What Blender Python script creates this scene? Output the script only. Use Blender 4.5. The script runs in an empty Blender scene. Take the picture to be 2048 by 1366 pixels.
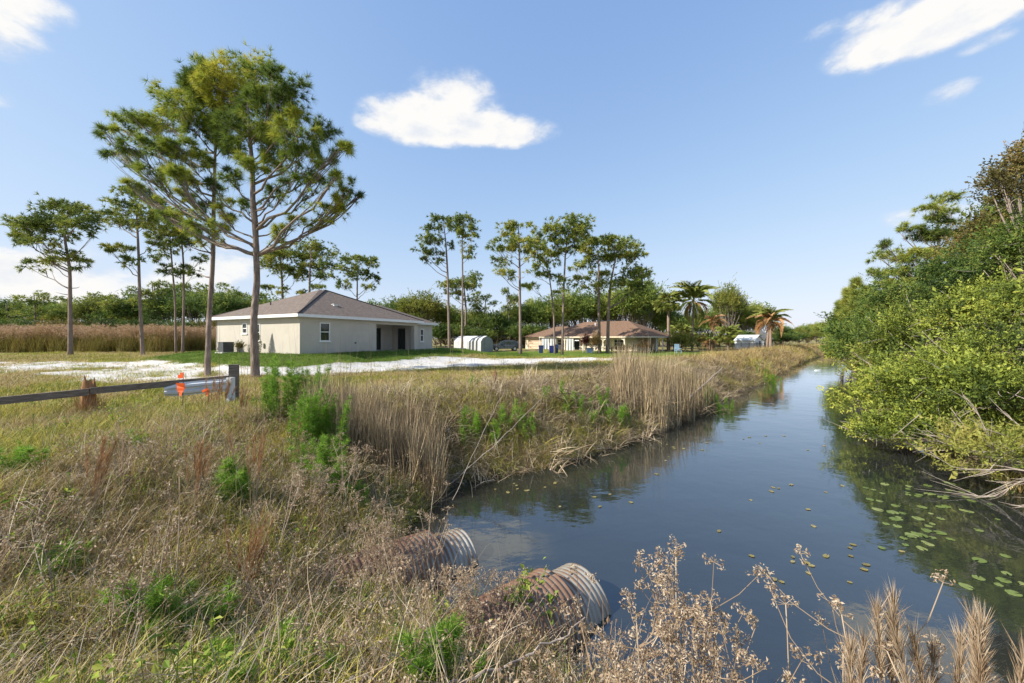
import bpy, math, random
import numpy as np
from mathutils import Vector, Matrix

# ------------------------------------------------------------------ camera, sky, sun, exposure
FPX = 750.0; HOR = 677.0
SC = bpy.context.scene
COL = SC.collection
cam_d = bpy.data.cameras.new('camera'); cam = bpy.data.objects.new('camera', cam_d); COL.objects.link(cam)
cam_d.sensor_width = 36.0; cam_d.lens = FPX / 2048 * 36.0
cam_d.shift_y = (HOR - 683.0) / 2048.0
cam_d.clip_start = 0.05; cam_d.clip_end = 5000
cam.location = (0, 0, 0); cam.rotation_euler = (math.radians(90), 0, 0)
SC.camera = cam
SC.view_settings.view_transform = 'Standard'; SC.view_settings.look = 'None'
SC.view_settings.exposure = 0.93; SC.view_settings.gamma = 1.0
SC.cycles.max_bounces = 8; SC.cycles.transparent_max_bounces = 12
SC.cycles.use_denoising = True

SUN_EL = math.radians(36); SUN_XY = Vector((-0.93, -0.37)).normalized()
sun_dir = Vector((SUN_XY.x*math.cos(SUN_EL), SUN_XY.y*math.cos(SUN_EL), math.sin(SUN_EL)))
sun_d = bpy.data.lights.new('sun', 'SUN'); sun_d.energy = 4.2; sun_d.angle = math.radians(0.5); sun_d.color = (1.0, 0.95, 0.85)
sun = bpy.data.objects.new('sun', sun_d); COL.objects.link(sun)
sun.rotation_euler = sun_dir.to_track_quat('Z', 'Y').to_euler(); sun.location = (-30, -12, 40)

world = bpy.data.worlds.new('World'); SC.world = world; world.use_nodes = True

def nd(nt, t, **kw):
    n = nt.nodes.new(t)
    for k, v in kw.items():
        if k == 'inp':
            for i, x in v.items(): n.inputs[i].default_value = x
        else: setattr(n, k, v)
    return n

def build_world():
    nt = world.node_tree; nt.nodes.clear(); L = nt.links.new
    out = nd(nt, 'ShaderNodeOutputWorld'); bg = nd(nt, 'ShaderNodeBackground'); L(bg.outputs[0], out.inputs[0])
    STR = 0.15; bg.inputs[1].default_value = STR
    sky = nd(nt, 'ShaderNodeTexSky'); sky.sky_type = 'NISHITA'; sky.sun_disc = False
    sky.sun_elevation = SUN_EL; sky.sun_rotation = math.atan2(SUN_XY.x, SUN_XY.y)
    sky.altitude = 0; sky.air_density = 1.0; sky.dust_density = 0.5; sky.ozone_density = 1.0
    tc = nd(nt, 'ShaderNodeTexCoord')
    noise = nd(nt, 'ShaderNodeTexNoise', inp={'Scale': 11.0, 'Detail': 9.0, 'Roughness': 0.62})
    mp = nd(nt, 'ShaderNodeMapping'); mp.inputs['Scale'].default_value = (1, 1, 1.9)
    L(tc.outputs['Generated'], mp.inputs[0]); L(mp.outputs[0], noise.inputs['Vector'])
    def M(op, a, b=None, c=None):
        n = nd(nt, 'ShaderNodeMath', operation=op)
        for i, x in enumerate((a, b, c)):
            if x is None: continue
            if isinstance(x, (int, float)): n.inputs[i].default_value = x
            else: L(x, n.inputs[i])
        return n.outputs[0]
    def VM(op, a, b):
        n = nd(nt, 'ShaderNodeVectorMath', operation=op); L(a, n.inputs[0]); n.inputs[1].default_value = b
        return n.outputs['Value']
    # (u, v, ru, rv, weight) cumulus lobes, then lobes further round the horizon
    lob = [(905,215,95,62,1.2),(815,240,95,40,1.1),(1010,262,100,28,1.1),(900,262,160,26,1.0),
           (1840,45,170,58,1.25),(1960,10,170,50,1.2),(1745,105,40,22,.8),(1975,85,50,14,.45),(1660,55,60,14,.6),
           (-10,35,95,62,1.1),(40,-10,90,40,1.0),(-20,190,40,18,.6),
           (1900,188,50,22,.55),(1830,432,60,24,.55),(1915,432,45,22,.5),(1995,395,30,14,.35),
           (30,560,170,60,.85),(260,570,170,70,.75),(-150,560,250,70,.9),(430,560,90,70,.6),(480,520,60,30,.4),(1070,565,40,22,.3)]
    tot = None
    def lobe(c, e1, e2, r1, r2, w):
        nonlocal tot
        dc = VM('DOT_PRODUCT', tc.outputs['Generated'], c)
        a = M('DIVIDE', VM('DOT_PRODUCT', tc.outputs['Generated'], e1), r1)
        b = M('DIVIDE', VM('DOT_PRODUCT', tc.outputs['Generated'], e2), r2)
        r = M('ADD', M('MULTIPLY', a, a), M('MULTIPLY', b, b))
        f = M('MULTIPLY', M('MAXIMUM', M('SUBTRACT', 1.0, r), 0.0), w)
        f = M('MULTIPLY', f, M('GREATER_THAN', dc, 0.0))
        tot = f if tot is None else M('ADD', tot, f)
    for u, v, ru, rv, w in lob:
        d = Vector(((u-1024)/FPX, 1, (HOR-v)/FPX)); ln = d.length; d.normalize()
        e1 = Vector((d.y, -d.x, 0)).normalized(); e2 = e1.cross(d).normalized()
        lobe(d, e1, e2, 1.3*ru/FPX/ln/ln**.5, 1.3*rv/FPX/ln, w)
    rs = random.Random(5)
    for k in range(9):
        az = math.radians(80 + k*25 + rs.uniform(-8, 8)); el = math.radians(rs.uniform(10, 35))
        d = Vector((math.sin(az)*math.cos(el), math.cos(az)*math.cos(el), math.sin(el)))
        e1 = Vector((d.y, -d.x, 0)).normalized(); e2 = e1.cross(d).normalized()
        lobe(d, e1, e2, rs.uniform(.15, .3), rs.uniform(.05, .09), 1.0)
    nf = M('MULTIPLY', M('SUBTRACT', noise.outputs['Fac'], 0.5), 2.6)
    den = M('ADD', tot, M('MULTIPLY', nf, M('MINIMUM', M('MULTIPLY', tot, 3.0), 1.0)))
    mr = nd(nt, 'ShaderNodeMapRange', interpolation_type='SMOOTHSTEP'); L(den, mr.inputs[0])
    mr.inputs[1].default_value = 0.05; mr.inputs[2].default_value = 1.35
    core = nd(nt, 'ShaderNodeMapRange'); L(den, core.inputs[0]); core.inputs[1].default_value = 0.0; core.inputs[2].default_value = 1.1
    # light from the sun's side: compare the density a little way towards it
    of = nd(nt, 'ShaderNodeVectorMath', operation='ADD'); L(mp.outputs[0], of.inputs[0]); of.inputs[1].default_value = (-.02, -.008, .035)
    n2 = nd(nt, 'ShaderNodeTexNoise', inp={'Scale': 11.0, 'Detail': 4.0, 'Roughness': 0.55}); L(of.outputs[0], n2.inputs['Vector'])
    sh = M('MULTIPLY', M('SUBTRACT', noise.outputs['Fac'], n2.outputs['Fac']), 2.2)
    lit = nd(nt, 'ShaderNodeMath', operation='ADD', use_clamp=True); L(core.outputs[0], lit.inputs[0]); L(sh, lit.inputs[1])
    cc = nd(nt, 'ShaderNodeMix', data_type='RGBA'); L(lit.outputs[0], cc.inputs[0])
    k = 0.52/STR
    cc.inputs[6].default_value = (k*.70, k*.77, k*.90, 1); cc.inputs[7].default_value = (k*1.0, k*.99, k*.97, 1)
    mx = nd(nt, 'ShaderNodeMix', data_type='RGBA'); L(mr.outputs[0], mx.inputs[0])
    # gentle shoulder on the whole sky so that it keeps its colour down to the horizon
    def V3(op, a, b):
        n = nd(nt, 'ShaderNodeVectorMath', operation=op)
        for i, x in enumerate((a, b)):
            if isinstance(x, tuple): n.inputs[i].default_value = x
            else: L(x, n.inputs[i])
        return n.outputs[0]
    num = V3('MULTIPLY', sky.outputs[0], (1.36, 1.70, 2.95)); dn = V3('ADD', V3('MULTIPLY', sky.outputs[0], (2.15*STR, 2.75*STR, 4.6*STR)), (1, 1, 1))
    skyc = V3('DIVIDE', num, dn)
    L(skyc, mx.inputs[6]); L(cc.outputs[2], mx.inputs[7]); L(mx.outputs[2], bg.inputs[0])
build_world()

# ------------------------------------------------------------------ helpers
R = np.random.default_rng(7)
ORI = {}
def P(u, v, D): return np.array([(u-1024)/FPX*D, D, (HOR-v)/FPX*D])

def pol(V, T=None, Q=None): return (np.asarray(V, float).reshape(-1, 3), None if T is None else np.asarray(T, int).reshape(-1, 3), None if Q is None else np.asarray(Q, int).reshape(-1, 4))
class MB:
    """collects geometry for one mesh"""
    def __init__(s): s.V=[]; s.T=[]; s.Q=[]; s.A=[]; s.n=0
    def add(s, V, T=None, Q=None, rnd=0.5):
        V, T, Q = pol(V, T, Q)
        s.V.append(V)
        if T is not None: s.T.append(T+s.n)
        if Q is not None: s.Q.append(Q+s.n)
        s.A.append(np.broadcast_to(np.asarray(rnd, float), (len(V),)).copy())
        s.n += len(V); return s
    def box(s, c, h, ax=None, rnd=.5):
        c = np.asarray(c, float); h = np.asarray(h, float)
        S = np.array([[x,y,z] for x in (-1,1) for y in (-1,1) for z in (-1,1)], float)*h
        if ax is not None: S = S @ np.asarray(ax, float)
        s.add(S+c, Q=[[0,1,3,2],[4,6,7,5],[0,4,5,1],[2,3,7,6],[0,2,6,4],[1,5,7,3]], rnd=rnd); return s
    def tube(s, pts, rad, sides=6, cap=True, rnd=.5):
        pts = np.asarray(pts, float); n = len(pts); rad = np.broadcast_to(np.asarray(rad, float), (n,))
        t = np.gradient(pts, axis=0); t /= np.linalg.norm(t, axis=1)[:, None]+1e-9
        ref = np.array([0,0,1.]) if abs(t[:,2]).mean() < .8 else np.array([1.,0,0])
        a = np.cross(t, ref); a /= np.linalg.norm(a, axis=1)[:, None]+1e-9; b = np.cross(t, a)
        th = np.linspace(0, 2*np.pi, sides, endpoint=False)
        V = pts[:,None,:] + rad[:,None,None]*(np.cos(th)[None,:,None]*a[:,None,:]+np.sin(th)[None,:,None]*b[:,None,:])
        i = np.arange(n-1)[:,None]*sides; j = np.arange(sides)[None,:]; k = (j+1)%sides
        Q = np.stack([i+j, i+k, i+sides+k, i+sides+j], -1).reshape(-1,4)
        V = V.reshape(-1,3); T = None
        if cap:
            V = np.vstack([V, pts[0], pts[-1]]); m = n*sides; jj = np.arange(sides); kk = (jj+1)%sides
            T = np.vstack([np.stack([kk, jj, np.full(sides, m)], -1), np.stack([(n-1)*sides+jj, (n-1)*sides+kk, np.full(sides, m+1)], -1)])
        s.add(V, T, Q, rnd); return s
    def mesh(s, name, mat=None, smooth=False, origin=(0,0,0)):
        V = np.vstack(s.V) - np.asarray(origin, float) if s.V else np.zeros((0,3)); T = np.vstack(s.T) if s.T else np.zeros((0,3), int); Q = np.vstack(s.Q) if s.Q else np.zeros((0,4), int)
        me = bpy.data.meshes.new(name); me.vertices.add(len(V)); me.vertices.foreach_set('co', V.ravel().astype(np.float32))
        li = np.concatenate([T.ravel(), Q.ravel()]).astype(np.int32); me.loops.add(len(li)); me.loops.foreach_set('vertex_index', li)
        nT, nQ = len(T), len(Q); me.polygons.add(nT+nQ)
        st = np.concatenate([np.arange(nT)*3, nT*3+np.arange(nQ)*4]).astype(np.int32); me.polygons.foreach_set('loop_start', st)
        me.polygons.foreach_set('use_smooth', np.full(nT+nQ, bool(smooth)))
        at = me.attributes.new('rnd', 'FLOAT', 'POINT'); at.data.foreach_set('value', np.concatenate(s.A).astype(np.float32) if s.A else [])
        me.update(calc_edges=True)
        if mat is not None: me.materials.append(mat)
        return me
    def build(s, name, mat, parent=None, smooth=False, loc=None):
        o0 = ORI[parent.name] if parent is not None else (np.zeros(3) if loc is None else np.asarray(loc, float))
        me = s.mesh(name, mat, smooth, o0); o = bpy.data.objects.new(name, me); COL.objects.link(o)
        if parent is not None: o.parent = parent
        elif loc is not None: o.location = loc
        ORI[o.name] = o0
        return o
def tag(o, label, cat, group=None):
    o['label'] = label; o['category'] = cat
    if group: o['group'] = group
    return o
def kind(o, k, label=None):
    o['kind'] = k
    if label: o['label'] = label
    return o
def thing(name, label, cat, loc, group=None):
    o = bpy.data.objects.new(name, None); COL.objects.link(o); o.empty_display_size = .2
    o.location = tuple(float(x) for x in loc); ORI[o.name] = np.asarray(loc, float)
    return tag(o, label, cat, group)
KIDS = {}
def copy_tree(o, parent=None, kids=None):
    c = o.copy(); COL.objects.link(c); c.parent = parent; ORI[c.name] = ORI[o.name]
    for ch in (kids if kids is not None else list(o.children)):
        copy_tree(ch, c)
    return c
def hash2(ix, iy, seed): 
    h = np.sin(ix*127.1+iy*311.7+seed*74.7)*43758.5453; return h-np.floor(h)
def vnoise(x, y, sc, seed=0):
    x = np.asarray(x, float)/sc; y = np.asarray(y, float)/sc; ix = np.floor(x); iy = np.floor(y); fx = x-ix; fy = y-iy
    fx = fx*fx*(3-2*fx); fy = fy*fy*(3-2*fy)
    return (hash2(ix,iy,seed)*(1-fx)+hash2(ix+1,iy,seed)*fx)*(1-fy)+(hash2(ix,iy+1,seed)*(1-fx)+hash2(ix+1,iy+1,seed)*fx)*fy
def fbm(x, y, sc, seed=0, o=3): return sum(vnoise(x, y, sc/2**i, seed+i*13)/2**(i+1) for i in range(o))/(1-2**-o)
def sstep(a, b, x): t = np.clip((np.asarray(x, float)-a)/(b-a), 0, 1); return t*t*(3-2*t)
def unit(v): v = np.asarray(v, float); return v/(np.linalg.norm(v, axis=-1, keepdims=True)+1e-9)

# ------------------------------------------------------------------ materials
def mat(name, col, rough=.85, spec=.3, metal=0.0, noise=None, bump=None, trans=0.0):
    """noise=(scale, colour2, detail, stretch xyz), bump=(scale, strength, stretch, dist)"""
    m = bpy.data.materials.new(name); m.use_nodes = True; nt = m.node_tree; L = nt.links.new; b = nt.nodes['Principled BSDF']
    b.inputs['Roughness'].default_value = rough; b.inputs['Specular IOR Level'].default_value = spec; b.inputs['Metallic'].default_value = metal
    b.inputs['Base Color'].default_value = (*col, 1)
    tc = nd(nt, 'ShaderNodeTexCoord')
    if noise:
        sc, c2, det, st = noise
        mp = nd(nt, 'ShaderNodeMapping'); mp.inputs['Scale'].default_value = st; L(tc.outputs['Object'], mp.inputs[0])
        n = nd(nt, 'ShaderNodeTexNoise', inp={'Scale': sc, 'Detail': det, 'Roughness': .6}); L(mp.outputs[0], n.inputs['Vector'])
        r = nd(nt, 'ShaderNodeValToRGB'); r.color_ramp.elements[0].position = .32; r.color_ramp.elements[1].position = .68
        r.color_ramp.elements[0].color = (*col, 1); r.color_ramp.elements[1].color = (*c2, 1)
        L(n.outputs['Fac'], r.inputs[0]); L(r.outputs[0], b.inputs['Base Color'])
    if bump:
        sc, stg, st, dist = bump
        mp = nd(nt, 'ShaderNodeMapping'); mp.inputs['Scale'].default_value = st; L(tc.outputs['Object'], mp.inputs[0])
        n = nd(nt, 'ShaderNodeTexNoise', inp={'Scale': sc, 'Detail': 5.0}); L(mp.outputs[0], n.inputs['Vector'])
        bp = nd(nt, 'ShaderNodeBump', inp={'Strength': stg, 'Distance': dist}); L(n.outputs['Fac'], bp.inputs['Height']); L(bp.outputs[0], b.inputs['Normal'])
    return m
GAIN = {'pine_needles': 2.3, 'pine_needles_far': 2.3, 'leaf_yellowgreen': 1.55, 'leaf_green': 1.65, 'leaf_bronze': 1.25, 'leaf_fargreen': 1.9, 'leaf_olive_light': 1.2, 'grass_green': 1.65, 'grass_dry': 1.35, 'grass_thatch': 1.35, 'reed_dry': 1.35, 'stem_dry': 1.2, 'tall_grass': 1.25, 'palm_green': 2.1, 'palm_brown': 1.5, 'feathery_green': 1.3, 'weed_leaf': 1.1, 'plume': 1.15}
def foliage(name, cols, trans=.35, hue=.0, rough=.6, spec=.25):
    """colour by the per-leaf 'rnd' attribute and a little per-object variation; leaves let light through"""
    gn = GAIN.get(name, 1.0); cols = [tuple(min(.62, x*gn) for x in c) for c in cols]
    m = bpy.data.materials.new(name); m.use_nodes = True; nt = m.node_tree; L = nt.links.new; b = nt.nodes['Principled BSDF']; out = nt.nodes['Material Output']
    b.inputs['Roughness'].default_value = rough; b.inputs['Specular IOR Level'].default_value = spec
    at = nd(nt, 'ShaderNodeAttribute', attribute_name='rnd'); oi = nd(nt, 'ShaderNodeObjectInfo')
    ad = nd(nt, 'ShaderNodeMath', operation='MULTIPLY_ADD'); L(oi.outputs['Random'], ad.inputs[0]); ad.inputs[1].default_value = hue
    sb = nd(nt, 'ShaderNodeMath', operation='SUBTRACT'); L(at.outputs['Fac'], sb.inputs[0]); sb.inputs[1].default_value = hue/2; L(sb.outputs[0], ad.inputs[2])
    r = nd(nt, 'ShaderNodeValToRGB'); e = r.color_ramp.elements
    while len(e) < len(cols): e.new(.5)
    for i, c in enumerate(cols): e[i].position = i/(len(cols)-1); e[i].color = (*c, 1)
    L(ad.outputs[0], r.inputs[0]); L(r.outputs[0], b.inputs['Base Color'])
    if trans > 0:
        tr = nd(nt, 'ShaderNodeBsdfTranslucent'); L(r.outputs[0], tr.inputs[0]); mx = nd(nt, 'ShaderNodeMixShader', inp={0: trans})
        L(b.outputs[0], mx.inputs[1]); L(tr.outputs[0], mx.inputs[2]); L(mx.outputs[0], out.inputs[0])
    return m
NEEDLE = foliage('pine_needles', [(.028,.046,.010),(.075,.105,.016),(.15,.17,.022),(.235,.215,.032)], .38, .1)
NEEDLE2 = foliage('pine_needles_far', [(.034,.050,.012),(.078,.10,.020),(.135,.15,.026),(.20,.185,.04)], .3, .25)
LEAF_A = foliage('leaf_yellowgreen', [(.022,.034,.008),(.06,.085,.013),(.12,.145,.02),(.17,.195,.03),(.235,.25,.038),(.30,.275,.05)], .22, .1)
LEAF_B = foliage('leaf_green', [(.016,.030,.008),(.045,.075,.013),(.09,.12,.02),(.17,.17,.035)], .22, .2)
LEAF_C = foliage('leaf_bronze', [(.045,.04,.016),(.10,.085,.025),(.15,.13,.03),(.22,.15,.05)], .3, .1)
LEAF_D = foliage('leaf_fargreen', [(.032,.055,.014),(.075,.11,.022),(.13,.16,.03),(.21,.20,.045)], .35, .6)
LEAF_Y = foliage('leaf_olive_light', [(.08,.11,.02),(.15,.17,.03),(.23,.23,.045),(.30,.27,.07)], .35, .3)
FENNEL = foliage('feathery_green', [(.05,.11,.012),(.10,.20,.02),(.16,.28,.03),(.24,.34,.05)], .4, .15)
PALMG = foliage('palm_green', [(.04,.06,.015),(.09,.12,.025),(.16,.17,.04),(.22,.20,.06)], .3, .1)
PALMB = foliage('palm_brown', [(.11,.12,.03),(.22,.14,.05),(.34,.18,.08),(.42,.28,.14)], .3, .1)
GRASSG = foliage('grass_green', [(.045,.07,.010),(.12,.145,.016),(.24,.22,.030),(.38,.30,.07)], .3, .3)
GRASSD = foliage('grass_dry', [(.10,.072,.027),(.26,.18,.068),(.40,.285,.118),(.54,.43,.22)], .25, .3)
THATCH = foliage('grass_thatch', [(.085,.062,.042),(.18,.13,.08),(.31,.235,.145),(.46,.38,.26)], .2, .4)
STEM = foliage('stem_dry', [(.16,.11,.07),(.27,.20,.13),(.38,.30,.21),(.48,.40,.29)], .0, .3)
REED = foliage('reed_dry', [(.11,.08,.045),(.25,.185,.105),(.40,.31,.19),(.55,.46,.32)], .15, .3)
SEED = foliage('seed_head', [(.22,.14,.08),(.36,.25,.15),(.48,.37,.25),(.60,.50,.37)], .3, .2)
PLUME = foliage('plume', [(.22,.16,.05),(.30,.22,.09),(.42,.28,.16),(.52,.36,.26)], .3, .2)
TALLG = foliage('tall_grass', [(.09,.085,.02),(.17,.15,.035),(.27,.20,.06),(.36,.25,.10)], .3, .35)
WEEDG = foliage('weed_leaf', [(.10,.16,.02),(.18,.26,.03),(.28,.35,.05),(.40,.42,.08)], .4, .2)
RUSTG = foliage('bluestem', [(.24,.12,.05),(.34,.18,.08),(.42,.25,.12),(.5,.34,.2)], .25, .2)
LAWNB = foliage('lawn_blade', [(.06,.12,.015),(.10,.18,.02),(.14,.22,.03),(.22,.26,.05)], .3, .3)
BARK = mat('pine_bark', (.13,.095,.075), .95, .1, noise=(7, (.30,.235,.195), 6, (1,1,.3)), bump=(9, 1.0, (1,1,.25), .06))
BARKF = mat('pine_bark_far', (.15,.11,.09), .95, .1, noise=(4, (.29,.225,.18), 4, (1,1,.3)))
BRANCH = mat('branch_bark', (.16,.125,.10), .95, .1, noise=(8, (.30,.25,.21), 3, (1,1,1)))
TWIG = mat('dead_twig', (.24,.19,.155), .95, .1, noise=(6, (.40,.34,.28), 3, (1,1,1)))
PALMT = mat('palm_trunk', (.20,.13,.09), .95, .1, noise=(6, (.36,.28,.22), 4, (1,1,3)), bump=(8, .8, (1,1,4), .05))
# ------------------------------------------------------------------ the lie of the land (eye level = 0)
WZ = -3.4
WL = [(-2.0,6.5),(-1.7,7.9),(-1.5,8.8),(1.0,9.9),(4.1,12.6),(8.4,16.9),(13.7,22.8),(26.8,37.3),(38.4,50),(50,62.6),(60,73),(70,81),(90,93),(130,112)]
WR = [(134,106),(93,87),(75,76.5),(64.5,71),(45,50.5),(34,37.5),(21.8,22.8),(16.6,16.9),(13.2,12.6),(11.6,9),(10.2,5.5),(8.6,2.4),(7.4,.6),(3.4,1.7),(1.4,2.9),(.3,3.95),(-1.6,4.9)]
WP = np.array(WL+WR, float)
def sdf(x, y):
    """distance to the water's edge, negative in the canal"""
    x = np.asarray(x, float); y = np.asarray(y, float); sh = x.shape; x = x.ravel(); y = y.ravel()
    d = np.full(x.shape, 1e9); ins = np.zeros(x.shape, bool)
    for i in range(len(WP)):
        a = WP[i]; b = WP[(i+1)%len(WP)]; e = b-a; t = np.clip(((x-a[0])*e[0]+(y-a[1])*e[1])/(e@e), 0, 1)
        d = np.minimum(d, np.hypot(x-a[0]-t*e[0], y-a[1]-t*e[1]))
        c = (a[1] > y) != (b[1] > y)
        if e[1] != 0: ins ^= c & (x < e[0]*(y-a[1])/(e[1])+a[0])
    return np.where(ins, -d, d).reshape(sh)
HC = np.array([-14.6, 25.8]); HR = np.array([.453,.891]); HL = np.array([-.891,.453])     # first house: corner and wall directions
def house_dist(x, y):
    dx = np.asarray(x)-HC[0]; dy = np.asarray(y)-HC[1]; s = dx*HR[0]+dy*HR[1]; t = dx*HL[0]+dy*HL[1]
    return np.hypot(np.maximum(np.maximum(-s, s-16.5), 0), np.maximum(np.maximum(-t, t-11), 0))
def ground(x, y):
    x = np.asarray(x, float); y = np.asarray(y, float)
    d = sdf(x, y) + (fbm(x, y, 1.6, 3)-.5)*.5
    w = 3.1 + 1.8*sstep(2, -5, x)*sstep(16, 6, y) + .8*sstep(10, 4, y)
    top = -1.9 + (fbm(x, y, 9, 1)-.5)*.25 + (fbm(x, y, 1.3, 21)-.5)*.14
    top = top + .12*sstep(6, 1, np.hypot(x, y))
    hd = house_dist(x, y); top = top + (.78-(top+1.9)*.8)*(1-sstep(.6, 6.5, hd))
    t = np.clip(d/w, 0, 1); prof = 1-(1-t)**1.7
    top = top + (fbm(x, y, 1.1, 88)-.5)*.55*np.sin(np.pi*np.clip(t, 0, 1))*sstep(60, 20, y)
    z = WZ - .05 + (top-WZ+.05)*prof
    return np.where(d < 0, WZ-.05+np.maximum(d*.55, -1.0), z)
def gz(x, y): return float(ground(np.array([x]), np.array([y]))[0])
def inpoly(x, y, poly):
    ins = np.zeros(np.shape(x), bool)
    for i in range(len(poly)):
        (ax, ay), (bx, by) = poly[i], poly[(i+1)%len(poly)]
        c = (ay > y) != (by > y)
        if by != ay: ins ^= c & (x < (bx-ax)*(y-ay)/(by-ay)+ax)
    return ins
def flat(pts, z=-1.85): return [((u-1024)/FPX*(FPX*-z/(v-HOR)), FPX*-z/(v-HOR)) for u, v in pts]
def polysd(x, y, poly):
    d = np.full(np.shape(x), 1e9)
    for i in range(len(poly)):
        a = np.array(poly[i]); b = np.array(poly[(i+1)%len(poly)]); e = b-a; t = np.clip(((x-a[0])*e[0]+(y-a[1])*e[1])/(e@e), 0, 1)
        d = np.minimum(d, np.hypot(x-a[0]-t*e[0], y-a[1]-t*e[1]))
    return np.where(inpoly(x, y, poly), -d, d)
SAND1 = flat([(470,754),(560,752),(700,746),(860,740),(980,733),(1120,726),(1260,719.5),(1290,716),(1180,714.5),(1080,714.5),(980,715.5),(880,718),(760,722),(640,728),(540,731),(430,733),(400,757)])
SAND2 = flat([(-260,735),(-100,724),(140,721),(330,724),(440,731),(440,757),(330,770),(250,768),(160,760),(60,752),(-60,748)])
TRACK = flat([(-500,715),(0,711.5),(330,709.5),(330,708),(0,709.2),(-500,711)])
LAWN2 = flat([(960,712),(1100,714),(1300,714),(1420,709),(1400,703),(1250,701.5),(1050,701.5),(960,703),(880,707)])
def masks(x, y):
    n1 = (fbm(x, y, 2.2, 5)-.5)*2.6; n2 = (fbm(x, y, .7, 9, 2)-.5)*1.6; k = np.clip(y/18, .35, 2)
    s1 = sstep(.5, -.6, polysd(x, y, SAND1)+n1*.6*k+n2*.35); s2 = sstep(.8, -1.0, polysd(x, y, SAND2)+n1*1.0*k+n2)*sstep(.43, .56, 1-fbm(x, y, 2.6, 31)*.55-fbm(x, y, .6, 33)*.35+.08)
    tr = sstep(.3, -.3, polysd(x, y, TRACK))
    sand = np.clip(np.maximum(np.maximum(s1, s2*.95), tr*.8), 0, 1)
    hd = house_dist(x, y); lawn = sstep(4.6, 3.6, hd+n1*.5+n2*.3)
    lawn = np.maximum(lawn, sstep(.6, -.6, polysd(x, y, LAWN2)+n1*.8)); sand = sand*(1-lawn)
    d = sdf(x, y); bank = sstep(4.5, 2.5, d)
    return sand, lawn, bank

def build_ground():
    def axis(lo, hi, c0, c1, s0, g):
        r = list(np.arange(c0, c1, s0)); s = s0; x = c1
        while x < hi: r.append(x); s = min(s*g, 60); x += s
        s = s0; x = c0; left = []
        while x > lo: s = min(s*g, 60); x -= s; left.append(x)
        return np.array(left[::-1]+r)
    xs = axis(-1500, 1500, -9, 14, .14, 1.022); ys = axis(-40, 2500, 1, 22, .14, 1.022)
    X, Y = np.meshgrid(xs, ys); x = X.ravel(); y = Y.ravel(); z = ground(x, y)
    nx, ny = len(xs), len(ys); i = np.arange(ny-1)[:,None]*nx; j = np.arange(nx-1)[None,:]
    Q = np.stack([i+j, i+j+1, i+nx+j+1, i+nx+j], -1).reshape(-1,4)
    mb = MB(); mb.add(np.stack([x,y,z],-1), Q=Q)
    m = bpy.data.materials.new('ground'); m.use_nodes = True; nt = m.node_tree; L = nt.links.new; b = nt.nodes['Principled BSDF']
    b.inputs['Roughness'].default_value = .95; b.inputs['Specular IOR Level'].default_value = .1
    tc = nd(nt, 'ShaderNodeTexCoord')
    def N(sc, det=4, st=(1,1,1)):
        mp = nd(nt, 'ShaderNodeMapping'); mp.inputs['Scale'].default_value = st; L(tc.outputs['Object'], mp.inputs[0])
        n = nd(nt, 'ShaderNodeTexNoise', inp={'Scale': sc, 'Detail': det, 'Roughness': .65}); L(mp.outputs[0], n.inputs['Vector']); return n.outputs['Fac']
    def ramp(f, stops):
        r = nd(nt, 'ShaderNodeValToRGB'); e = r.color_ramp.elements
        while len(e) < len(stops): e.new(.5)
        for k, (p, c) in enumerate(stops): e[k].position = p; e[k].color = (*c, 1)
        L(f, r.inputs[0]); return r.outputs[0]
    def mix(f, a, c):
        n = nd(nt, 'ShaderNodeMix', data_type='RGBA'); L(f, n.inputs[0]); L(a, n.inputs[6]); L(c, n.inputs[7]); return n.outputs[2]
    def att(k): return nd(nt, 'ShaderNodeAttribute', attribute_name=k).outputs['Fac']
    big = N(.35, 5); mid = N(2.2, 5); fine = N(26, 4)
    field = mix(fine, ramp(big, [(.30,(.12,.14,.03)),(.46,(.21,.19,.06)),(.62,(.30,.235,.11)),(.75,(.15,.16,.04))]), ramp(mid, [(.3,(.09,.10,.025)),(.5,(.24,.20,.08)),(.7,(.36,.29,.15))]))
    bank = mix(fine, ramp(mid, [(.3,(.10,.09,.035)),(.5,(.21,.16,.08)),(.7,(.32,.25,.14))]), ramp(N(9, 3), [(.3,(.05,.045,.022)),(.7,(.28,.22,.14))]))
    lawn = mix(fine, ramp(N(1.3, 4), [(.3,(.085,.15,.016)),(.55,(.14,.19,.03)),(.75,(.19,.20,.045))]), ramp(N(60, 2), [(.3,(.06,.11,.012)),(.7,(.16,.21,.035))]))
    sand = ramp(N(5, 6), [(.25,(.33,.29,.235)),(.38,(.50,.465,.42)),(.52,(.63,.60,.56)),(.75,(.72,.69,.655))])
    c = mix(att('bank'), field, bank); c = mix(att('lawn'), c, lawn)
    sf = nd(nt, 'ShaderNodeMapRange', interpolation_type='SMOOTHSTEP'); sm = nd(nt, 'ShaderNodeMath', operation='MULTIPLY_ADD'); L(N(8, 5), sm.inputs[0]); sm.inputs[1].default_value = .9; L(att('sand'), sm.inputs[2]); L(sm.outputs[0], sf.inputs[0])
    sf.inputs[1].default_value = .72; sf.inputs[2].default_value = 1.02
    c = mix(sf.outputs[0], c, sand); L(c, b.inputs['Base Color'])
    bp = nd(nt, 'ShaderNodeBump', inp={'Strength': .8, 'Distance': .09}); L(N(14, 6), bp.inputs['Height']); L(bp.outputs[0], b.inputs['Normal'])
    o = mb.build('ground', m, smooth=True)
    for nm, arr in zip(('sand','lawn','bank'), masks(x, y)):
        a = o.data.attributes.new(nm, 'FLOAT', 'POINT'); a.data.foreach_set('value', arr.astype(np.float32))
    kind(o, 'structure', 'flat grassy lot with white sand patches and canal banks')
build_ground()

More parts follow.
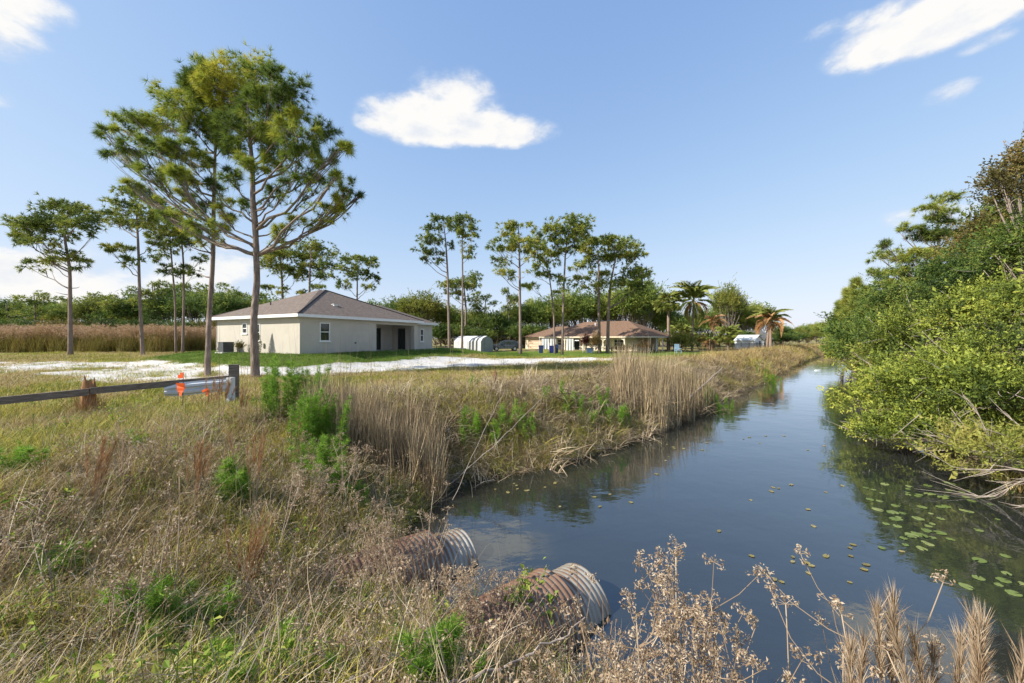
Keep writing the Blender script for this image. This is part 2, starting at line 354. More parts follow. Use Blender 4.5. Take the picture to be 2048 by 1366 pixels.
def build_water():
    mb = MB(); pts = [(x, y) for x, y in WP]
    # a strip sheet a little wider than the canal, its rim lying under the banks
    x0, x1, y0, y1 = -6, 140, -2, 118
    mb.add([(x0,y0,WZ),(16,y0,WZ),(x1,y1-24,WZ),(x1,y1,WZ),(x0+118,y1,WZ),(x0,14,WZ)], T=[[0,1,2],[0,2,3],[0,3,4],[0,4,5]])
    m = bpy.data.materials.new('canal_water'); m.use_nodes = True; nt = m.node_tree; L = nt.links.new; nt.nodes.clear()
    out = nd(nt, 'ShaderNodeOutputMaterial'); tc = nd(nt, 'ShaderNodeTexCoord')
    def N(sc, det, st):
        mp = nd(nt, 'ShaderNodeMapping'); mp.inputs['Scale'].default_value = st; mp.inputs['Rotation'].default_value = (0,0,math.radians(-15)); L(tc.outputs['Object'], mp.inputs[0])
        n = nd(nt, 'ShaderNodeTexNoise', inp={'Scale': sc, 'Detail': det}); L(mp.outputs[0], n.inputs['Vector']); return n.outputs['Fac']
    def bump(h, s, d, prev=None):
        b = nd(nt, 'ShaderNodeBump', inp={'Strength': s, 'Distance': d}); L(h, b.inputs['Height'])
        if prev is not None: L(prev, b.inputs['Normal'])
        return b.outputs[0]
    nr = bump(N(5.5, 3, (1,1.5,1)), .085, .02); nr = bump(N(.9, 2, (1,1.3,1)), .11, .08, nr)
    gl = nd(nt, 'ShaderNodeBsdfGlossy', inp={'Roughness': .03}); gl.inputs['Color'].default_value = (.88,.94,1,1); L(nr, gl.inputs['Normal'])
    df = nd(nt, 'ShaderNodeBsdfDiffuse'); df.inputs['Color'].default_value = (.026,.029,.025,1)
    tp = nd(nt, 'ShaderNodeBsdfTransparent'); tp.inputs['Color'].default_value = (.42,.36,.14,1)
    body = nd(nt, 'ShaderNodeMixShader', inp={0: .22}); L(df.outputs[0], body.inputs[1]); L(tp.outputs[0], body.inputs[2])
    fr = nd(nt, 'ShaderNodeFresnel', inp={'IOR': 1.38}); L(nr, fr.inputs['Normal'])
    ad = nd(nt, 'ShaderNodeMath', operation='MULTIPLY_ADD', use_clamp=True, inp={1: 1.3, 2: .085}); L(fr.outputs[0], ad.inputs[0])
    mx = nd(nt, 'ShaderNodeMixShader'); L(ad.outputs[0], mx.inputs[0]); L(body.outputs[0], mx.inputs[1]); L(gl.outputs[0], mx.inputs[2]); L(mx.outputs[0], out.inputs[0])
    kind(mb.build('canal_water', m), 'structure', 'dark still canal water reflecting sky and trees')
build_water()
# ------------------------------------------------------------------ houses and yard things
STUCCO = mat('stucco', (.445,.405,.345), .9, .2, noise=(1.2, (.49,.45,.385), 5, (1,1,1)), bump=(60, .25, (1,1,1), .01))
WHITEP = mat('white_trim', (.74,.73,.71), .6, .3, noise=(4, (.68,.67,.64), 3, (1,1,1)))
SHINGLE = mat('shingle_taupe', (.125,.098,.082), .95, .1, noise=(5, (.22,.178,.150), 8, (1,1,1)), bump=(18, .6, (1,1,3), .02))
SHINGLEB = mat('shingle_brown', (.15,.09,.06), .95, .1, noise=(4, (.22,.14,.095), 6, (1,1,1)))
SHINGLEG = mat('shingle_grey', (.15,.14,.13), .95, .1, noise=(3, (.26,.245,.23), 5, (1,1,1)))
CREAM = mat('cream_wall', (.60,.52,.38), .9, .2, noise=(.8, (.68,.60,.46), 4, (1,1,1)))
PEACH = mat('garage_peach', (.56,.41,.29), .7, .3, noise=(2, (.60,.45,.32), 3, (1,1,1)))
GLASS = mat('window_glass', (.025,.032,.028), .04, .6)
DARKF = mat('dark_frame', (.05,.055,.06), .5, .4)
CONC = mat('concrete', (.48,.46,.43), .9, .2, noise=(3, (.56,.54,.50), 4, (1,1,1)))
SOFFIT = mat('soffit', (.42,.38,.33), .9, .1)
ACMET = mat('ac_grey', (.055,.06,.065), .6, .4, noise=(6, (.085,.09,.095), 2, (1,1,1)))
class Frame:
    """local (s, t, z) coordinates on two plan directions"""
    def __init__(s, o, a, b): s.o = np.array([*o[:2], o[2]], float); s.a = np.array([*a, 0.]); s.b = np.array([*b, 0.]); s.ax = np.array([s.a, s.b, [0,0,1.]])
    def w(s, p): return s.o + np.asarray(p, float) @ s.ax
    def box(s, mb, s0, s1, t0, t1, z0, z1): mb.box(s.w([(s0+s1)/2, (t0+t1)/2, (z0+z1)/2]), [abs(s1-s0)/2, abs(t1-t0)/2, abs(z1-z0)/2], s.ax)
def wall_s(fr, mb, s0, s1, t0, t1, z0, z1, holes=()):
    cur = s0
    for a, b, c, d in sorted(holes):
        fr.box(mb, cur, a, t0, t1, z0, z1); fr.box(mb, a, b, t0, t1, z0, c); fr.box(mb, a, b, t0, t1, d, z1); cur = b
    fr.box(mb, cur, s1, t0, t1, z0, z1)
def wall_t(fr, mb, t0, t1, s0, s1, z0, z1, holes=()):
    cur = t0
    for a, b, c, d in sorted(holes):
        fr.box(mb, s0, s1, cur, a, z0, z1); fr.box(mb, s0, s1, a, b, z0, c); fr.box(mb, s0, s1, a, b, d, z1); cur = b
    fr.box(mb, s0, s1, cur, t1, z0, z1)
def window(fr, par, axis, a, b, z0, z1, at, out, name='window', sill=True, fm=WHITEP, mid=True):
    """a framed opening in the wall plane 'at' (outer face), 'out' = +-1 towards the outside"""
    f = MB(); g = MB(); w = .07
    def bx(m, p, q, r, t, d0, d1):
        if axis == 's': fr.box(m, p, q, at+out*d0, at+out*d1, r, t)
        else: fr.box(m, at+out*d0, at+out*d1, p, q, r, t)
    bx(f, a, a+w, z0, z1, -.1, .025); bx(f, b-w, b, z0, z1, -.1, .025); bx(f, a+w, b-w, z0, z0+w, -.1, .024); bx(f, a+w, b-w, z1-w, z1, -.1, .024)
    if mid: bx(f, a+w, b-w, (z0+z1)/2-.03, (z0+z1)/2+.03, -.09, .0)
    ob = f.build(name, fm, par)
    if mid:
        m = (z0+z1)/2
        for c, d, dd in ((z0+w, m-.03, -.06), (m+.03, z1-w, -.04)):
            g = MB(); bx(g, a+w, b-w, c, d, dd-.02, dd); g.build('pane', GLASS, ob)
    else: bx(g, a+w, b-w, z0+w, z1-w, -.07, -.05); g.build('pane', GLASS, ob)
    if sill:
        k = MB(); bx(k, a-.06, b+.06, z0-.07, z0-.002, -.02, .07); k.build('sill', WHITEP, ob)
    return ob
def hip(fr, mb, s0, s1, t0, t1, z, rise, ridge=None, th=.14):
    """hip roof on a rectangle; ridge along the longer side"""
    if s1-s0 >= t1-t0: r = (t1-t0)/2; A = (s0+r, (t0+t1)/2); B = (s1-r, (t0+t1)/2)
    else: r = (s1-s0)/2; A = ((s0+s1)/2, t0+r); B = ((s0+s1)/2, t1-r)
    b = [(s0,t0,z),(s1,t0,z),(s1,t1,z),(s0,t1,z)]; V = [fr.w(p) for p in b]+[fr.w((*A, z+rise)), fr.w((*B, z+rise))]+[fr.w((p[0],p[1],z-th)) for p in b]
    if s1-s0 >= t1-t0: T = [[3,0,4],[1,2,5]]; Q = [[0,1,5,4],[2,3,4,5]]
    else: T = [[0,1,4],[2,3,5]]; Q = [[1,2,5,4],[3,0,4,5]]
    Q += [[0,3,2,1]]
    mb.add(V, T, Q); return A, B
def fascia(fr, s0, s1, t0, t1, z, h=.2, w=.03):
    m = MB(); fr.box(m, s0, s1, t0-w, t0, z-h, z+.01); fr.box(m, s0, s1, t1, t1+w, z-h, z+.01); fr.box(m, s0-w, s0, t0-w, t1+w, z-h, z+.012); fr.box(m, s1, s1+w, t0-w, t1+w, z-h, z+.012); return m

def stucco_house():
    fr = Frame((*HC, -1.1), HR, HL)
    h = thing('stucco_house', 'new beige stucco house with taupe hip roof and recessed patio', 'house', fr.o)
    H = 2.62; T = .2
    W = MB()
    wall_s(fr, W, 0, 6.8, 0, T, -.25, H, [(1.5,2.35,.9,2.26)]); fr.box(W, 6.8, 11.5, 0, T, 2.32, H); fr.box(W, 11.5, 11.95, 0, .42, -.25, H)
    fr.box(W, 6.6, 6.8, T, 3, -.25, H)
    wall_s(fr, W, 6.8, 11.7, 3, 3+T, -.25, H, [(7.4,10.15,.02,2.1)])
    wall_t(fr, W, .42, 3+T, 11.7, 11.95, -.25, H, [(1.33,2.25,.02,2.1)])
    wall_t(fr, W, T, 10.8, 0, T, -.25, H, [(4.62,5.5,.9,2.22),(6.33,7.0,1.47,2.28)])
    fr.box(W, 0, 11.95, 10.6, 10.8, -.25, H)
    wall_s(fr, W, 11.95, 16.3, 1.7, 1.9, -.25, H, [(14.3,14.85,.78,2.1)]); fr.box(W, 16.1, 16.3, 1.9, 10.8, -.25, H); fr.box(W, 11.95, 16.1, 10.6, 10.8, -.25, H)
    W.build('wall', STUCCO, h)
    c = MB(); fr.box(c, 6.8, 11.7, T, 3, 2.45, 2.5); c.build('patio_ceiling', SOFFIT, h)
    c = MB(); fr.box(c, 6.3, 19, -.9, 3, -.3, .0); c.build('patio_slab', CONC, h)
    ov = .42; EZ = 2.78
    r = MB(); hip(fr, r, -ov, 11.95+ov, -ov, 10.8+ov, EZ, 2.62); rf = r.build('roof', SHINGLE, h)
    r = MB(); hip(fr, r, 8, 16.3+ov, 1.7-ov, 10.0, EZ-.02, 1.88); r.build('wing_roof', SHINGLE, h)
    fascia(fr, -ov, 11.95+ov, -ov, 10.8+ov, EZ).build('fascia', WHITEP, h)
    f = MB(); fr.box(f, 11.95+ov+.04, 16.3+ov, 1.7-ov-.03, 1.7-ov, EZ-.22, EZ-.01); fr.box(f, 16.3+ov, 16.3+ov+.03, 1.7-ov, 10, EZ-.22, EZ-.01); f.build('fascia', WHITEP, h)
    sf = MB(); fr.box(sf, -ov, 12.3, -ov, -.003, H-.05, H-.02); fr.box(sf, -ov, -.003, 0, 10.8, H-.05, H-.02); fr.box(sf, 12.0, 16.6, 1.7-ov, 1.69, H-.06, H-.03); sf.build('soffit', SOFFIT, h)
    # ridge caps along the two near hips
    k = MB()
    pk = fr.w((5.975, 5.4, EZ+2.62))
    for q in ((-ov,-ov),(12.37,-ov),(-ov,11.22)): a = fr.w((*q, EZ)); k.tube([a+(0,0,.01), (a+pk)/2+(0,0,.02), pk+(0,0,.02)], .07, 5)
    k.build('ridge_cap', mat('ridge_dark', (.085,.07,.062), .95, .1), rf)
    v = MB(); b = fr.w((4.1, 1.75, EZ+.97)); v.box(b, [.16,.13,.08], fr.ax); v.box(b+(0,0,.1), [.2,.17,.02], fr.ax); v.build('roof_vent', WHITEP, rf)
    v = MB(); b = fr.w((9.4, 5.9, EZ+1.2)); v.tube([b, b+(0,0,.9)], .05, 8); v.build('vent_pipe', WHITEP, rf)
    v = MB(); b = fr.w((1.9, 6.6, EZ+.95)); v.tube([b, b+(0,0,.35)], .05, 8); v.build('vent_pipe', DARKF, rf)
    window(fr, h, 's', 1.5, 2.35, .9, 2.26, 0, -1); window(fr, h, 't', 4.62, 5.5, .9, 2.22, 0, -1); window(fr, h, 't', 6.33, 7.0, 1.47, 2.28, 0, -1)
    window(fr, h, 's', 14.3, 14.85, .78, 2.1, 1.7, -1)
    d = window(fr, h, 's', 7.4, 10.15, .02, 2.1, 3, -1, 'sliding_door', False, DARKF, False)
    m = MB(); fr.box(m, 8.74, 8.82, 2.94, 2.99, .1, 2.03); m.build('door_stile', DARKF, d)
    d = window(fr, h, 't', 1.33, 2.25, .02, 2.1, 11.7, -1, 'patio_door', False, DARKF, False)
    # small fittings low on the wall
    m = MB()
    m.tube([fr.w((4.6,-.02,.75)), fr.w((4.6,-.1,.75))], .06, 8); m.build('wall_spigot', DARKF, h)
    m = MB(); m.tube([fr.w((-.15,10.0,-.2)), fr.w((-.15,10.0,.3)), fr.w((-.15,10.08,.42)), fr.w((-.1,10.3,.36)), fr.w((-.03,10.5,.2))], .025, 6); m.build('hose_pipe', DARKF, h)
    m = MB(); fr.box(m, -.12, 0, 4.05, 4.3, .45, .75); m.build('meter_box', STUCCO, h)
    # air conditioner on the lit side
    b = fr.w((-.75, 7.75, 0)); b[2] = gz(b[0], b[1])
    a = thing('air_conditioner', 'dark grey outdoor air conditioner beside the lit house wall', 'air conditioner', b)
    g = Frame((b[0], b[1], b[2]), HR, HL)
    m = MB(); g.box(m, -.36, .36, -.36, .36, .1, .82); m.build('casing', ACMET, a)
    m = MB(); g.box(m, -.5, .5, -.5, .5, -.1, .1); m.build('pad', CONC, a)
    m = MB(); g.box(m, -.385, .385, -.385, .385, .82, .87); m.build('top_cover', ACMET, a)
    for i in range(9):
        m = MB(); z = .17+i*.075; g.box(m, -.38, .38, -.375, -.362, z, z+.03); g.box(m, -.375, -.362, -.38, .38, z, z+.03); m.build('louvre', ACMET, a)
    # low shrub by the wall
stucco_house()

def brown_house():
    a = math.radians(40); r = np.array([math.sin(a), math.cos(a)]); l = np.array([-math.cos(a), math.sin(a)])
    K = P(1274, 700, 55); fr = Frame((K[0], K[1], -1.95), r, l)
    h = thing('brown_roof_house', 'cream ranch house with broad brown roof behind the pines', 'house', fr.o)
    H = 2.15; W = MB()
    wall_t(fr, W, 0, 15.5, 0, .2, -.3, H, [(2.0,3.6,.8,1.8),(5.6,7.4,.8,1.8),(9.5,10.6,.05,1.95),(12.2,13.8,.8,1.8)])
    wall_t(fr, W, 15.5, 21.2, .6, .8, -.3, H, [(16.2,20.6,.02,1.9)])
    fr.box(W, 0, 9, -.0, .2, -.3, H) if False else None
    wall_s(fr, W, .2, 9, 0, .2, -.3, H, [(1.5,3.2,.8,1.8),(5,6.2,.05,1.95)])
    fr.box(W, .8, 9, 21.0, 21.2, -.3, H); fr.box(W, 8.8, 9, .2, 21, -.3, H)
    W.build('wall', CREAM, h)
    g = MB()
    for i in range(4): fr.box(g, .66, .72, 16.2, 20.6, .03+i*.47, .46+i*.47)
    g.build('garage_door', PEACH, h)
    for (p, q, z0, z1) in ((2.0,3.6,.8,1.8),(5.6,7.4,.8,1.8),(12.2,13.8,.8,1.8)): window(fr, h, 't', p, q, z0, z1, 0, -1)
    window(fr, h, 't', 9.5, 10.6, .05, 1.95, 0, -1, 'front_door', False, WHITEP, False)
    window(fr, h, 's', 1.5, 3.2, .8, 1.8, 0, -1); window(fr, h, 's', 5, 6.2, .05, 1.95, 0, -1, 'side_door', False, WHITEP, False)
    R1 = MB(); hip(fr, R1, -1.6, 9.6, -2.6, 16.5, H+.1, 2.55); R1.build('roof', SHINGLEB, h)
    R2 = MB(); hip(fr, R2, -.1, 9.5, 10, 21.8, H+.06, 1.95); R2.build('garage_roof', SHINGLEB, h)
    fascia(fr, -1.6, 9.6, -2.6, 16.5, H+.1, .18).build('fascia', CREAM, h)
    for i in range(5):
        m = MB(); s = -1.3+i*2.6; fr.box(m, s, s+.14, -2.45, -2.31, -.3, H-.05); m.build('porch_post', WHITEP if i else CREAM, h)
    for t in (1.2, 4.6, 8.0, 11.4, 14.8):
        m = MB(); fr.box(m, -1.45, -1.28, t, t+.2, -.3, H-.05); m.build('porch_post', CREAM, h)
    for i in range(4):                                              # arched heads between the porch posts
        t0 = 1.4+i*3.4; m = MB(); th = np.linspace(0, np.pi, 13); xs = t0+1.6-1.6*np.cos(th); zs = H-.62+.5*np.sin(th)
        V = []; Q = []
        for x, z in zip(xs, zs):
            for sd in (-1.42, -1.32): V += [fr.w((sd, x, z)), fr.w((sd, x, H-.04))]
        for k in range(12): b = k*4; Q += [[b,b+4,b+5,b+1],[b+2,b+3,b+7,b+6],[b,b+2,b+6,b+4]]
        m.add(V, Q=Q); m.build('porch_arch', CREAM, h)
    m = MB(); fr.box(m, -1.7, 0, -2.6, 21.5, -.3, .02); m.build('porch_slab', CONC, h)
    d = MB(); fr.box(d, -9, .6, 15.8, 21, -.2, .012); tag(d.build('driveway', CONC, loc=fr.w((-4,18,0))), 'pale concrete driveway in front of the brown roofed house', 'driveway')
    for s, t, z in ((3.0, 12.5, 4.2), (4.5, 10.5, 4.55), (2.5,8,4.1)):
        m = MB(); b = fr.w((s, t, z-.1)); m.tube([b, b+(0,0,.5)], .12, 8); m.build('roof_vent', WHITEP, h)
    return fr
BF = brown_house()

def grey_house():
    b = P(1006, 692, 80); fr = Frame((b[0], b[1], -1.9), (.92,.39), (-.39,.92))
    h = thing('grey_roof_house', 'small pale house with grey roof far behind the parked car', 'house', b*0+fr.o)
    m = MB(); wall_s(fr, m, -4.5, 4.5, -3, -2.8, -.3, 2.3, [(-2.2,-.8,.8,1.8)]); fr.box(m, -4.5, -4.3, -2.8, 3, -.3, 2.3); fr.box(m, 4.3, 4.5, -2.8, 3, -.3, 2.3); fr.box(m, -4.3, 4.3, 2.8, 3, -.3, 2.3); m.build('wall', CREAM, h)
    window(fr, h, 's', -2.2, -.8, .8, 1.8, -3, -1)
    m = MB(); hip(fr, m, -5.2, 5.2, -3.7, 3.7, 2.35, 1.75); m.build('roof', SHINGLEG, h)
    fascia(fr, -5.2, 5.2, -3.7, 3.7, 2.35, .18).build('fascia', WHITEP, h)
grey_house()

CANVAS = mat('white_panel', (.58,.58,.56), .6, .3, noise=(2, (.48,.48,.46), 3, (1,1,1)))
CANVAS_SHADE = mat('shade_grey_panel', (.30,.305,.30), .7, .3, noise=(2, (.25,.25,.25), 3, (1,1,1)))  # white panel toned down to grey, shade of the end facing away from the sun
def canopy_shed():
    # white panelled storage shelter: long side to the left, right end coloured grey to stand for its shade
    b = P(947, 702, 56); z = gz(b[0], b[1]); a = math.radians(32)
    fr = Frame((b[0], b[1], z), (math.cos(a)*.98, -math.sin(a)*.98), (math.sin(a), math.cos(a)))
    h = thing('storage_shelter', 'white panelled storage shelter with dark stripes and shade-toned grey end beside pine trunks', 'shed', fr.o)
    prof = [(-1.55,-.15),(-1.5,1.5),(-1.1,1.95),(0,2.3),(1.1,1.95),(1.5,1.5),(1.55,-.15)]
    def seg(s0, s1, mt, nm, k=1.0):
        m = MB(); V = []; n = len(prof)
        for s in (s0, s1): V += [fr.w((s, t*k, q*k if q > 0 else q)) for t, q in prof]
        Q = [[i, i+1, n+i+1, n+i] for i in range(n-1)]; m.add(V, Q=Q)
        m.build(nm, mt, h)
    xs = [-2.6,-1.7,-.8,.1,.95]
    for i in range(4): seg(xs[i], xs[i+1]-.04, CANVAS, 'panel', 1.0)
    seg(.95, 1.3, DARKF, 'dark_stripe', 1.004); seg(1.3, 1.6, CANVAS, 'panel'); seg(1.6, 1.95, DARKF, 'dark_stripe', 1.004); seg(1.95, 2.55, CANVAS, 'panel')
    for s, nm, mt in ((2.56, 'end_wall', CANVAS_SHADE), (-2.61, 'end_wall', CANVAS)):
        m = MB(); V = [fr.w((s, t*.99, q*.99)) for t, q in prof]+[fr.w((s,0,.5))]; m.add(V, T=[[i, i+1, 7] for i in range(6)]+[[6,0,7]]); m.build(nm, mt, h)
    m = MB(); fr.box(m, 2.57, 2.6, -.6, .6, -.1, 1.7); m.build('door', CANVAS_SHADE, h)
canopy_shed()

def car():
    b = P(1010, 701, 58); z = gz(b[0], b[1]); a = math.radians(8)
    fr = Frame((b[0], b[1], z), (math.cos(a), math.sin(a)), (-math.sin(a), math.cos(a)))
    h = thing('parked_car', 'dark grey sport utility car parked on the driveway', 'car', fr.o)
    PAINT = mat('car_paint', (.055,.065,.08), .25, .6); TYRE = mat('tyre', (.02,.02,.02), .9, .2); RIM = mat('rim', (.5,.5,.52), .35, .5, .6); RED = mat('tail_lamp', (.30,.015,.02), .3, .5); HEAD = mat('head_lamp', (.7,.72,.75), .2, .5)
    prof = [(-2.2,.35),(-2.25,.75),(-2.1,.92),(-1.3,1.03),(-.55,1.5),(.2,1.64),(1.3,1.62),(1.95,1.45),(2.2,1.0),(2.25,.6),(2.15,.35)]
    def ext(pr, w0, w1=None):
        m = MB(); n = len(pr); V = []
        for t in (-1, 1):
            for s, q in pr:
                k = w0 if q < 1.04 else w1 or w0
                V.append(fr.w((s, t*k, q)))
        Q = [[i, (i+1)%n, n+(i+1)%n, n+i] for i in range(n)]
        c = [fr.w((0,-w0,.8)), fr.w((0,w0,.8))]; V += c
        T = [[(i+1)%n, i, 2*n] for i in range(n)]+[[n+i, n+(i+1)%n, 2*n+1] for i in range(n)]
        m.add(V, T, Q); return m
    ext(prof, .92, .72).build('body', PAINT, h)
    for t in (-1, 1):
        for s0, s1 in ((-1.05,-.15),(-.05,.85),(.95,1.75)):
            m = MB(); V = [fr.w((s0+(.3 if s0 < -1 else 0), t*.90, 1.06)), fr.w((s1, t*.90, 1.06)), fr.w((s1-(.12 if s1 > 1.5 else 0), t*.745, 1.5)), fr.w((s0+(.62 if s0 < -1 else .0), t*.745, 1.46))]
            m.add([v+fr.b*t*.012 for v in V]+[v-fr.b*t*.02 for v in V], Q=[[0,1,2,3],[4,7,6,5],[0,4,5,1],[1,5,6,2],[2,6,7,3],[3,7,4,0]]); m.build('side_window', GLASS, h)
        for s in (-1.4, 1.42):
            c = fr.w((s, t*.86, .34)); m = MB(); m.tube([c-fr.b*.11, c+fr.b*.11], .34, 18); wl = m.build('wheel', TYRE, h)
            m = MB(); m.tube([c-fr.b*.118, c+fr.b*.118], .21, 14); m.build('rim', RIM, wl)
        m = MB(); m.box(fr.w((2.16, t*.76, .98)), [.12,.17,.2], fr.ax); m.build('tail_lamp', RED, h)
        m = MB(); m.box(fr.w((-2.16, t*.7, .78)), [.1,.18,.09], fr.ax); m.build('headlight', HEAD, h)
        m = MB(); m.box(fr.w((-.75, t*1.0, 1.08)), [.07,.09,.07], fr.ax); m.build('mirror', PAINT, h)
    m = MB(); V = [fr.w(p) for p in ((-1.27,-.72,1.06),(-1.27,.72,1.06),(-.57,.64,1.505),(-.57,-.64,1.505))]; m.add(V, Q=[[0,3,2,1]]); m.add([v+fr.a*-.012+np.array([0,0,.012]) for v in V], Q=[[0,3,2,1]]); m.build('windscreen', GLASS, h)
    m = MB(); fr.box(m, -2.28, -2.2, -.85, .85, .35, .6); m.build('front_bumper', DARKF, h)
    m = MB(); fr.box(m, 2.2, 2.3, -.85, .85, .35, .6); m.build('rear_bumper', DARKF, h)
car()

def bin_(u, D, col, label, h=.95, w=.3):
    b = P(u, 700, D); z = gz(b[0], b[1]); o = np.array([b[0], b[1], z])
    t = thing('yard_bin', label, 'bin', o, 'bins and tubs by the brown house')
    M_ = mat('bin_'+str(u), col, .5, .4)
    m = MB(); V = []
    for q, k in ((0, .8), (h, 1.0)): V += [o+(w*k*x, w*k*y, q) for x, y in ((-1,-1),(1,-1),(1,1),(-1,1))]
    m.add(V, Q=[[0,1,5,4],[1,2,6,5],[2,3,7,6],[3,0,4,7],[0,3,2,1]]); m.build('bin_body', M_, t)
    m = MB(); m.box(o+(0,0,h+.04), [w*1.06, w*1.1, .04]); m.build('lid', M_, t)
bin_(1082, 50, (.025,.045,.13), 'tall dark blue wheeled bin left of the hanging white sheet')
bin_(1091, 49.5, (.42,.40,.10), 'small yellow tub beside the blue bins', .45, .24)
bin_(1103, 50, (.02,.035,.19), 'bright blue bin right of the yellow tub', .9, .3)
bin_(1112, 50.5, (.03,.055,.15), 'blue bin standing behind the thin leaning pine trunk', 1.05, .3)
bin_(1180, 50, (.10,.16,.26), 'grey blue storage tub left of the pine pair', .62, .42)
def chair(u, D, col, label):
    b = P(u, 700, D); o = np.array([b[0], b[1], gz(b[0], b[1])]); t = thing('garden_chair', label, 'chair', o); M_ = mat('chair_'+str(u), col, .5, .3)
    m = MB(); m.box(o+(0,0,.38), [.3,.3,.02]); m.build('seat', M_, t)
    for k in range(4): m = MB(); m.box(o+(-.24+.16*k,.34,.75), [.07,.015,.42]); m.build('back_slat', M_, t)
    for x in (-.28,.28):
        for y in (-.28,.28): m = MB(); m.box(o+(x,y,.19), [.03,.03,.19]); m.build('leg', M_, t)
        m = MB(); m.box(o+(x*1.1,0,.6), [.05,.32,.02]); m.build('armrest', M_, t)
chair(1356, 48, (.28,.42,.52), 'light blue garden chair on the lawn under the palms')
def sheet():
    o = P(1099, 700, 51.5); o[2] = gz(o[0], o[1]); t = thing('clothes_line', 'white sheets hanging to dry in front of the brown house', 'clothes line', o)
    M_ = mat('sheet_white', (.74,.73,.70), .9, .1)
    for du in (-1.35, 1.7, 4.6): m = MB(); m.tube([o+(du,0,-.2), o+(du,0,2.0)], .04, 6); m.build('pole', WHITEP, t)
    for x0, x1, z0 in ((-1.1,-.1,.45),(.05,.9,.75),(2.3,3.3,.3)):
        m = MB(); xs = np.linspace(x0, x1, 9); V = []
        for x in xs: y = .05*math.sin(x*17); V += [o+(x, y, z0), o+(x, y*.3, 1.9)]
        m.add(V, Q=[[2*i, 2*i+2, 2*i+3, 2*i+1] for i in range(8)]); m.build('hanging_sheet', M_, t)
    m = MB(); m.tube([o+(-1.35,0,1.93), o+(1.7,0,1.9), o+(4.6,0,1.93)], .012, 4); m.build('line', DARKF, t)
sheet()

def white_shed():
    b = P(1497, 702, 63); fr = Frame((b[0], b[1], -2.0), (.80,.60), (-.60,.80))
    h = thing('white_shed', 'small white garden shed with low gable behind the black fence', 'shed', fr.o)
    W_ = mat('shed_white', (.76,.75,.72), .7, .3)
    m = MB(); wall_s(fr, m, -1.6, 1.7, -1.5, -1.38, -.2, 1.75, [(.1,.95,.02,1.6)]); fr.box(m, -1.6, -1.48, -1.38, 1.5, -.2, 1.75); fr.box(m, 1.58, 1.7, -1.38, 1.5, -.2, 1.75)
    V = [fr.w(p) for p in ((-1.6,-1.45,1.75),(1.7,-1.45,1.75),(.05,-1.45,2.55),(-1.6,1.5,1.75),(1.7,1.5,1.75),(.05,1.5,2.55))]; m.add(V, T=[[0,1,2],[4,3,5]]); m.build('wall', W_, h)
    m = MB(); V = [fr.w(p) for p in ((-1.8,-1.65,1.72),(.05,-1.65,2.62),(1.9,-1.65,1.72),(-1.8,1.6,1.72),(.05,1.6,2.62),(1.9,1.6,1.72))]
    V2 = [v-np.array([0,0,.1]) for v in V]; m.add(V+V2, Q=[[0,1,4,3],[1,2,5,4],[6,9,10,7],[7,10,11,8],[0,6,7,1],[1,7,8,2],[0,3,9,6],[2,8,11,5]]); m.build('roof', CANVAS, h)
    m = MB(); fr.box(m, .1, .95, -1.45, -1.40, .02, 1.6); m.build('door', DARKF, h)
    # dark roofed cottage just behind
    b = P(1512, 700, 72); fr = Frame((b[0], b[1], -2.0), (.80,.60), (-.60,.80))
    h = thing('far_cottage', 'low cottage with dark grey gable roof behind the white shed', 'house', fr.o)
    m = MB(); fr.box(m, -2.2, 2.6, -2, 2, -.2, 1.9); m.build('wall', W_, h)
    m = MB(); V = [fr.w(p) for p in ((-2.6,-2.4,1.85),(-2.6,0,3.5),(-2.6,2.4,1.85),(3.0,-2.4,1.85),(3.0,0,3.5),(3.0,2.4,1.85))]; m.add(V+[v-np.array([0,0,.14]) for v in V], Q=[[0,3,4,1],[1,4,5,2],[6,7,10,9],[7,8,11,10],[0,6,9,3],[2,5,11,8],[0,1,7,6],[1,2,8,7],[3,9,10,4],[4,10,11,5]]); m.build('roof', SHINGLEG, h)
white_shed()

def metal_fence():
    BLK = mat('fence_black', (.025,.027,.028), .5, .4)
    pts = [P(1398,702,58), P(1440,702,58.5), P(1482,702,58.5), P(1532,700,61)]
    o = pts[0].copy(); o[2] = -1.95
    f = thing('metal_fence', 'low black metal picket fence beside the white shed', 'fence', o)
    m_p = MB(); m_p.box((0,0,.62), (.012,.012,.62)); me = m_p.mesh('picket', BLK)
    m_q = MB(); m_q.box((0,0,.68), (.035,.035,.68)); mq = m_q.mesh('post', BLK)
    for a, b in zip(pts[:-1], pts[1:]):
        n = int(np.hypot(*(b-a)[:2])/.16)
        for k in range(n+1):
            p = a+(b-a)*k/n; ob = bpy.data.objects.new('post' if k % 12 == 0 else 'picket', mq if k % 12 == 0 else me); COL.objects.link(ob); ob.parent = f; ob.location = (p[0]-o[0], p[1]-o[1], 0)
        for z in (.25, 1.1): r = MB(); A = a.copy(); B = b.copy(); A[2] = B[2] = o[2]+z; r.tube([A, B], .022, 4); r.build('rail', BLK, f)
metal_fence()

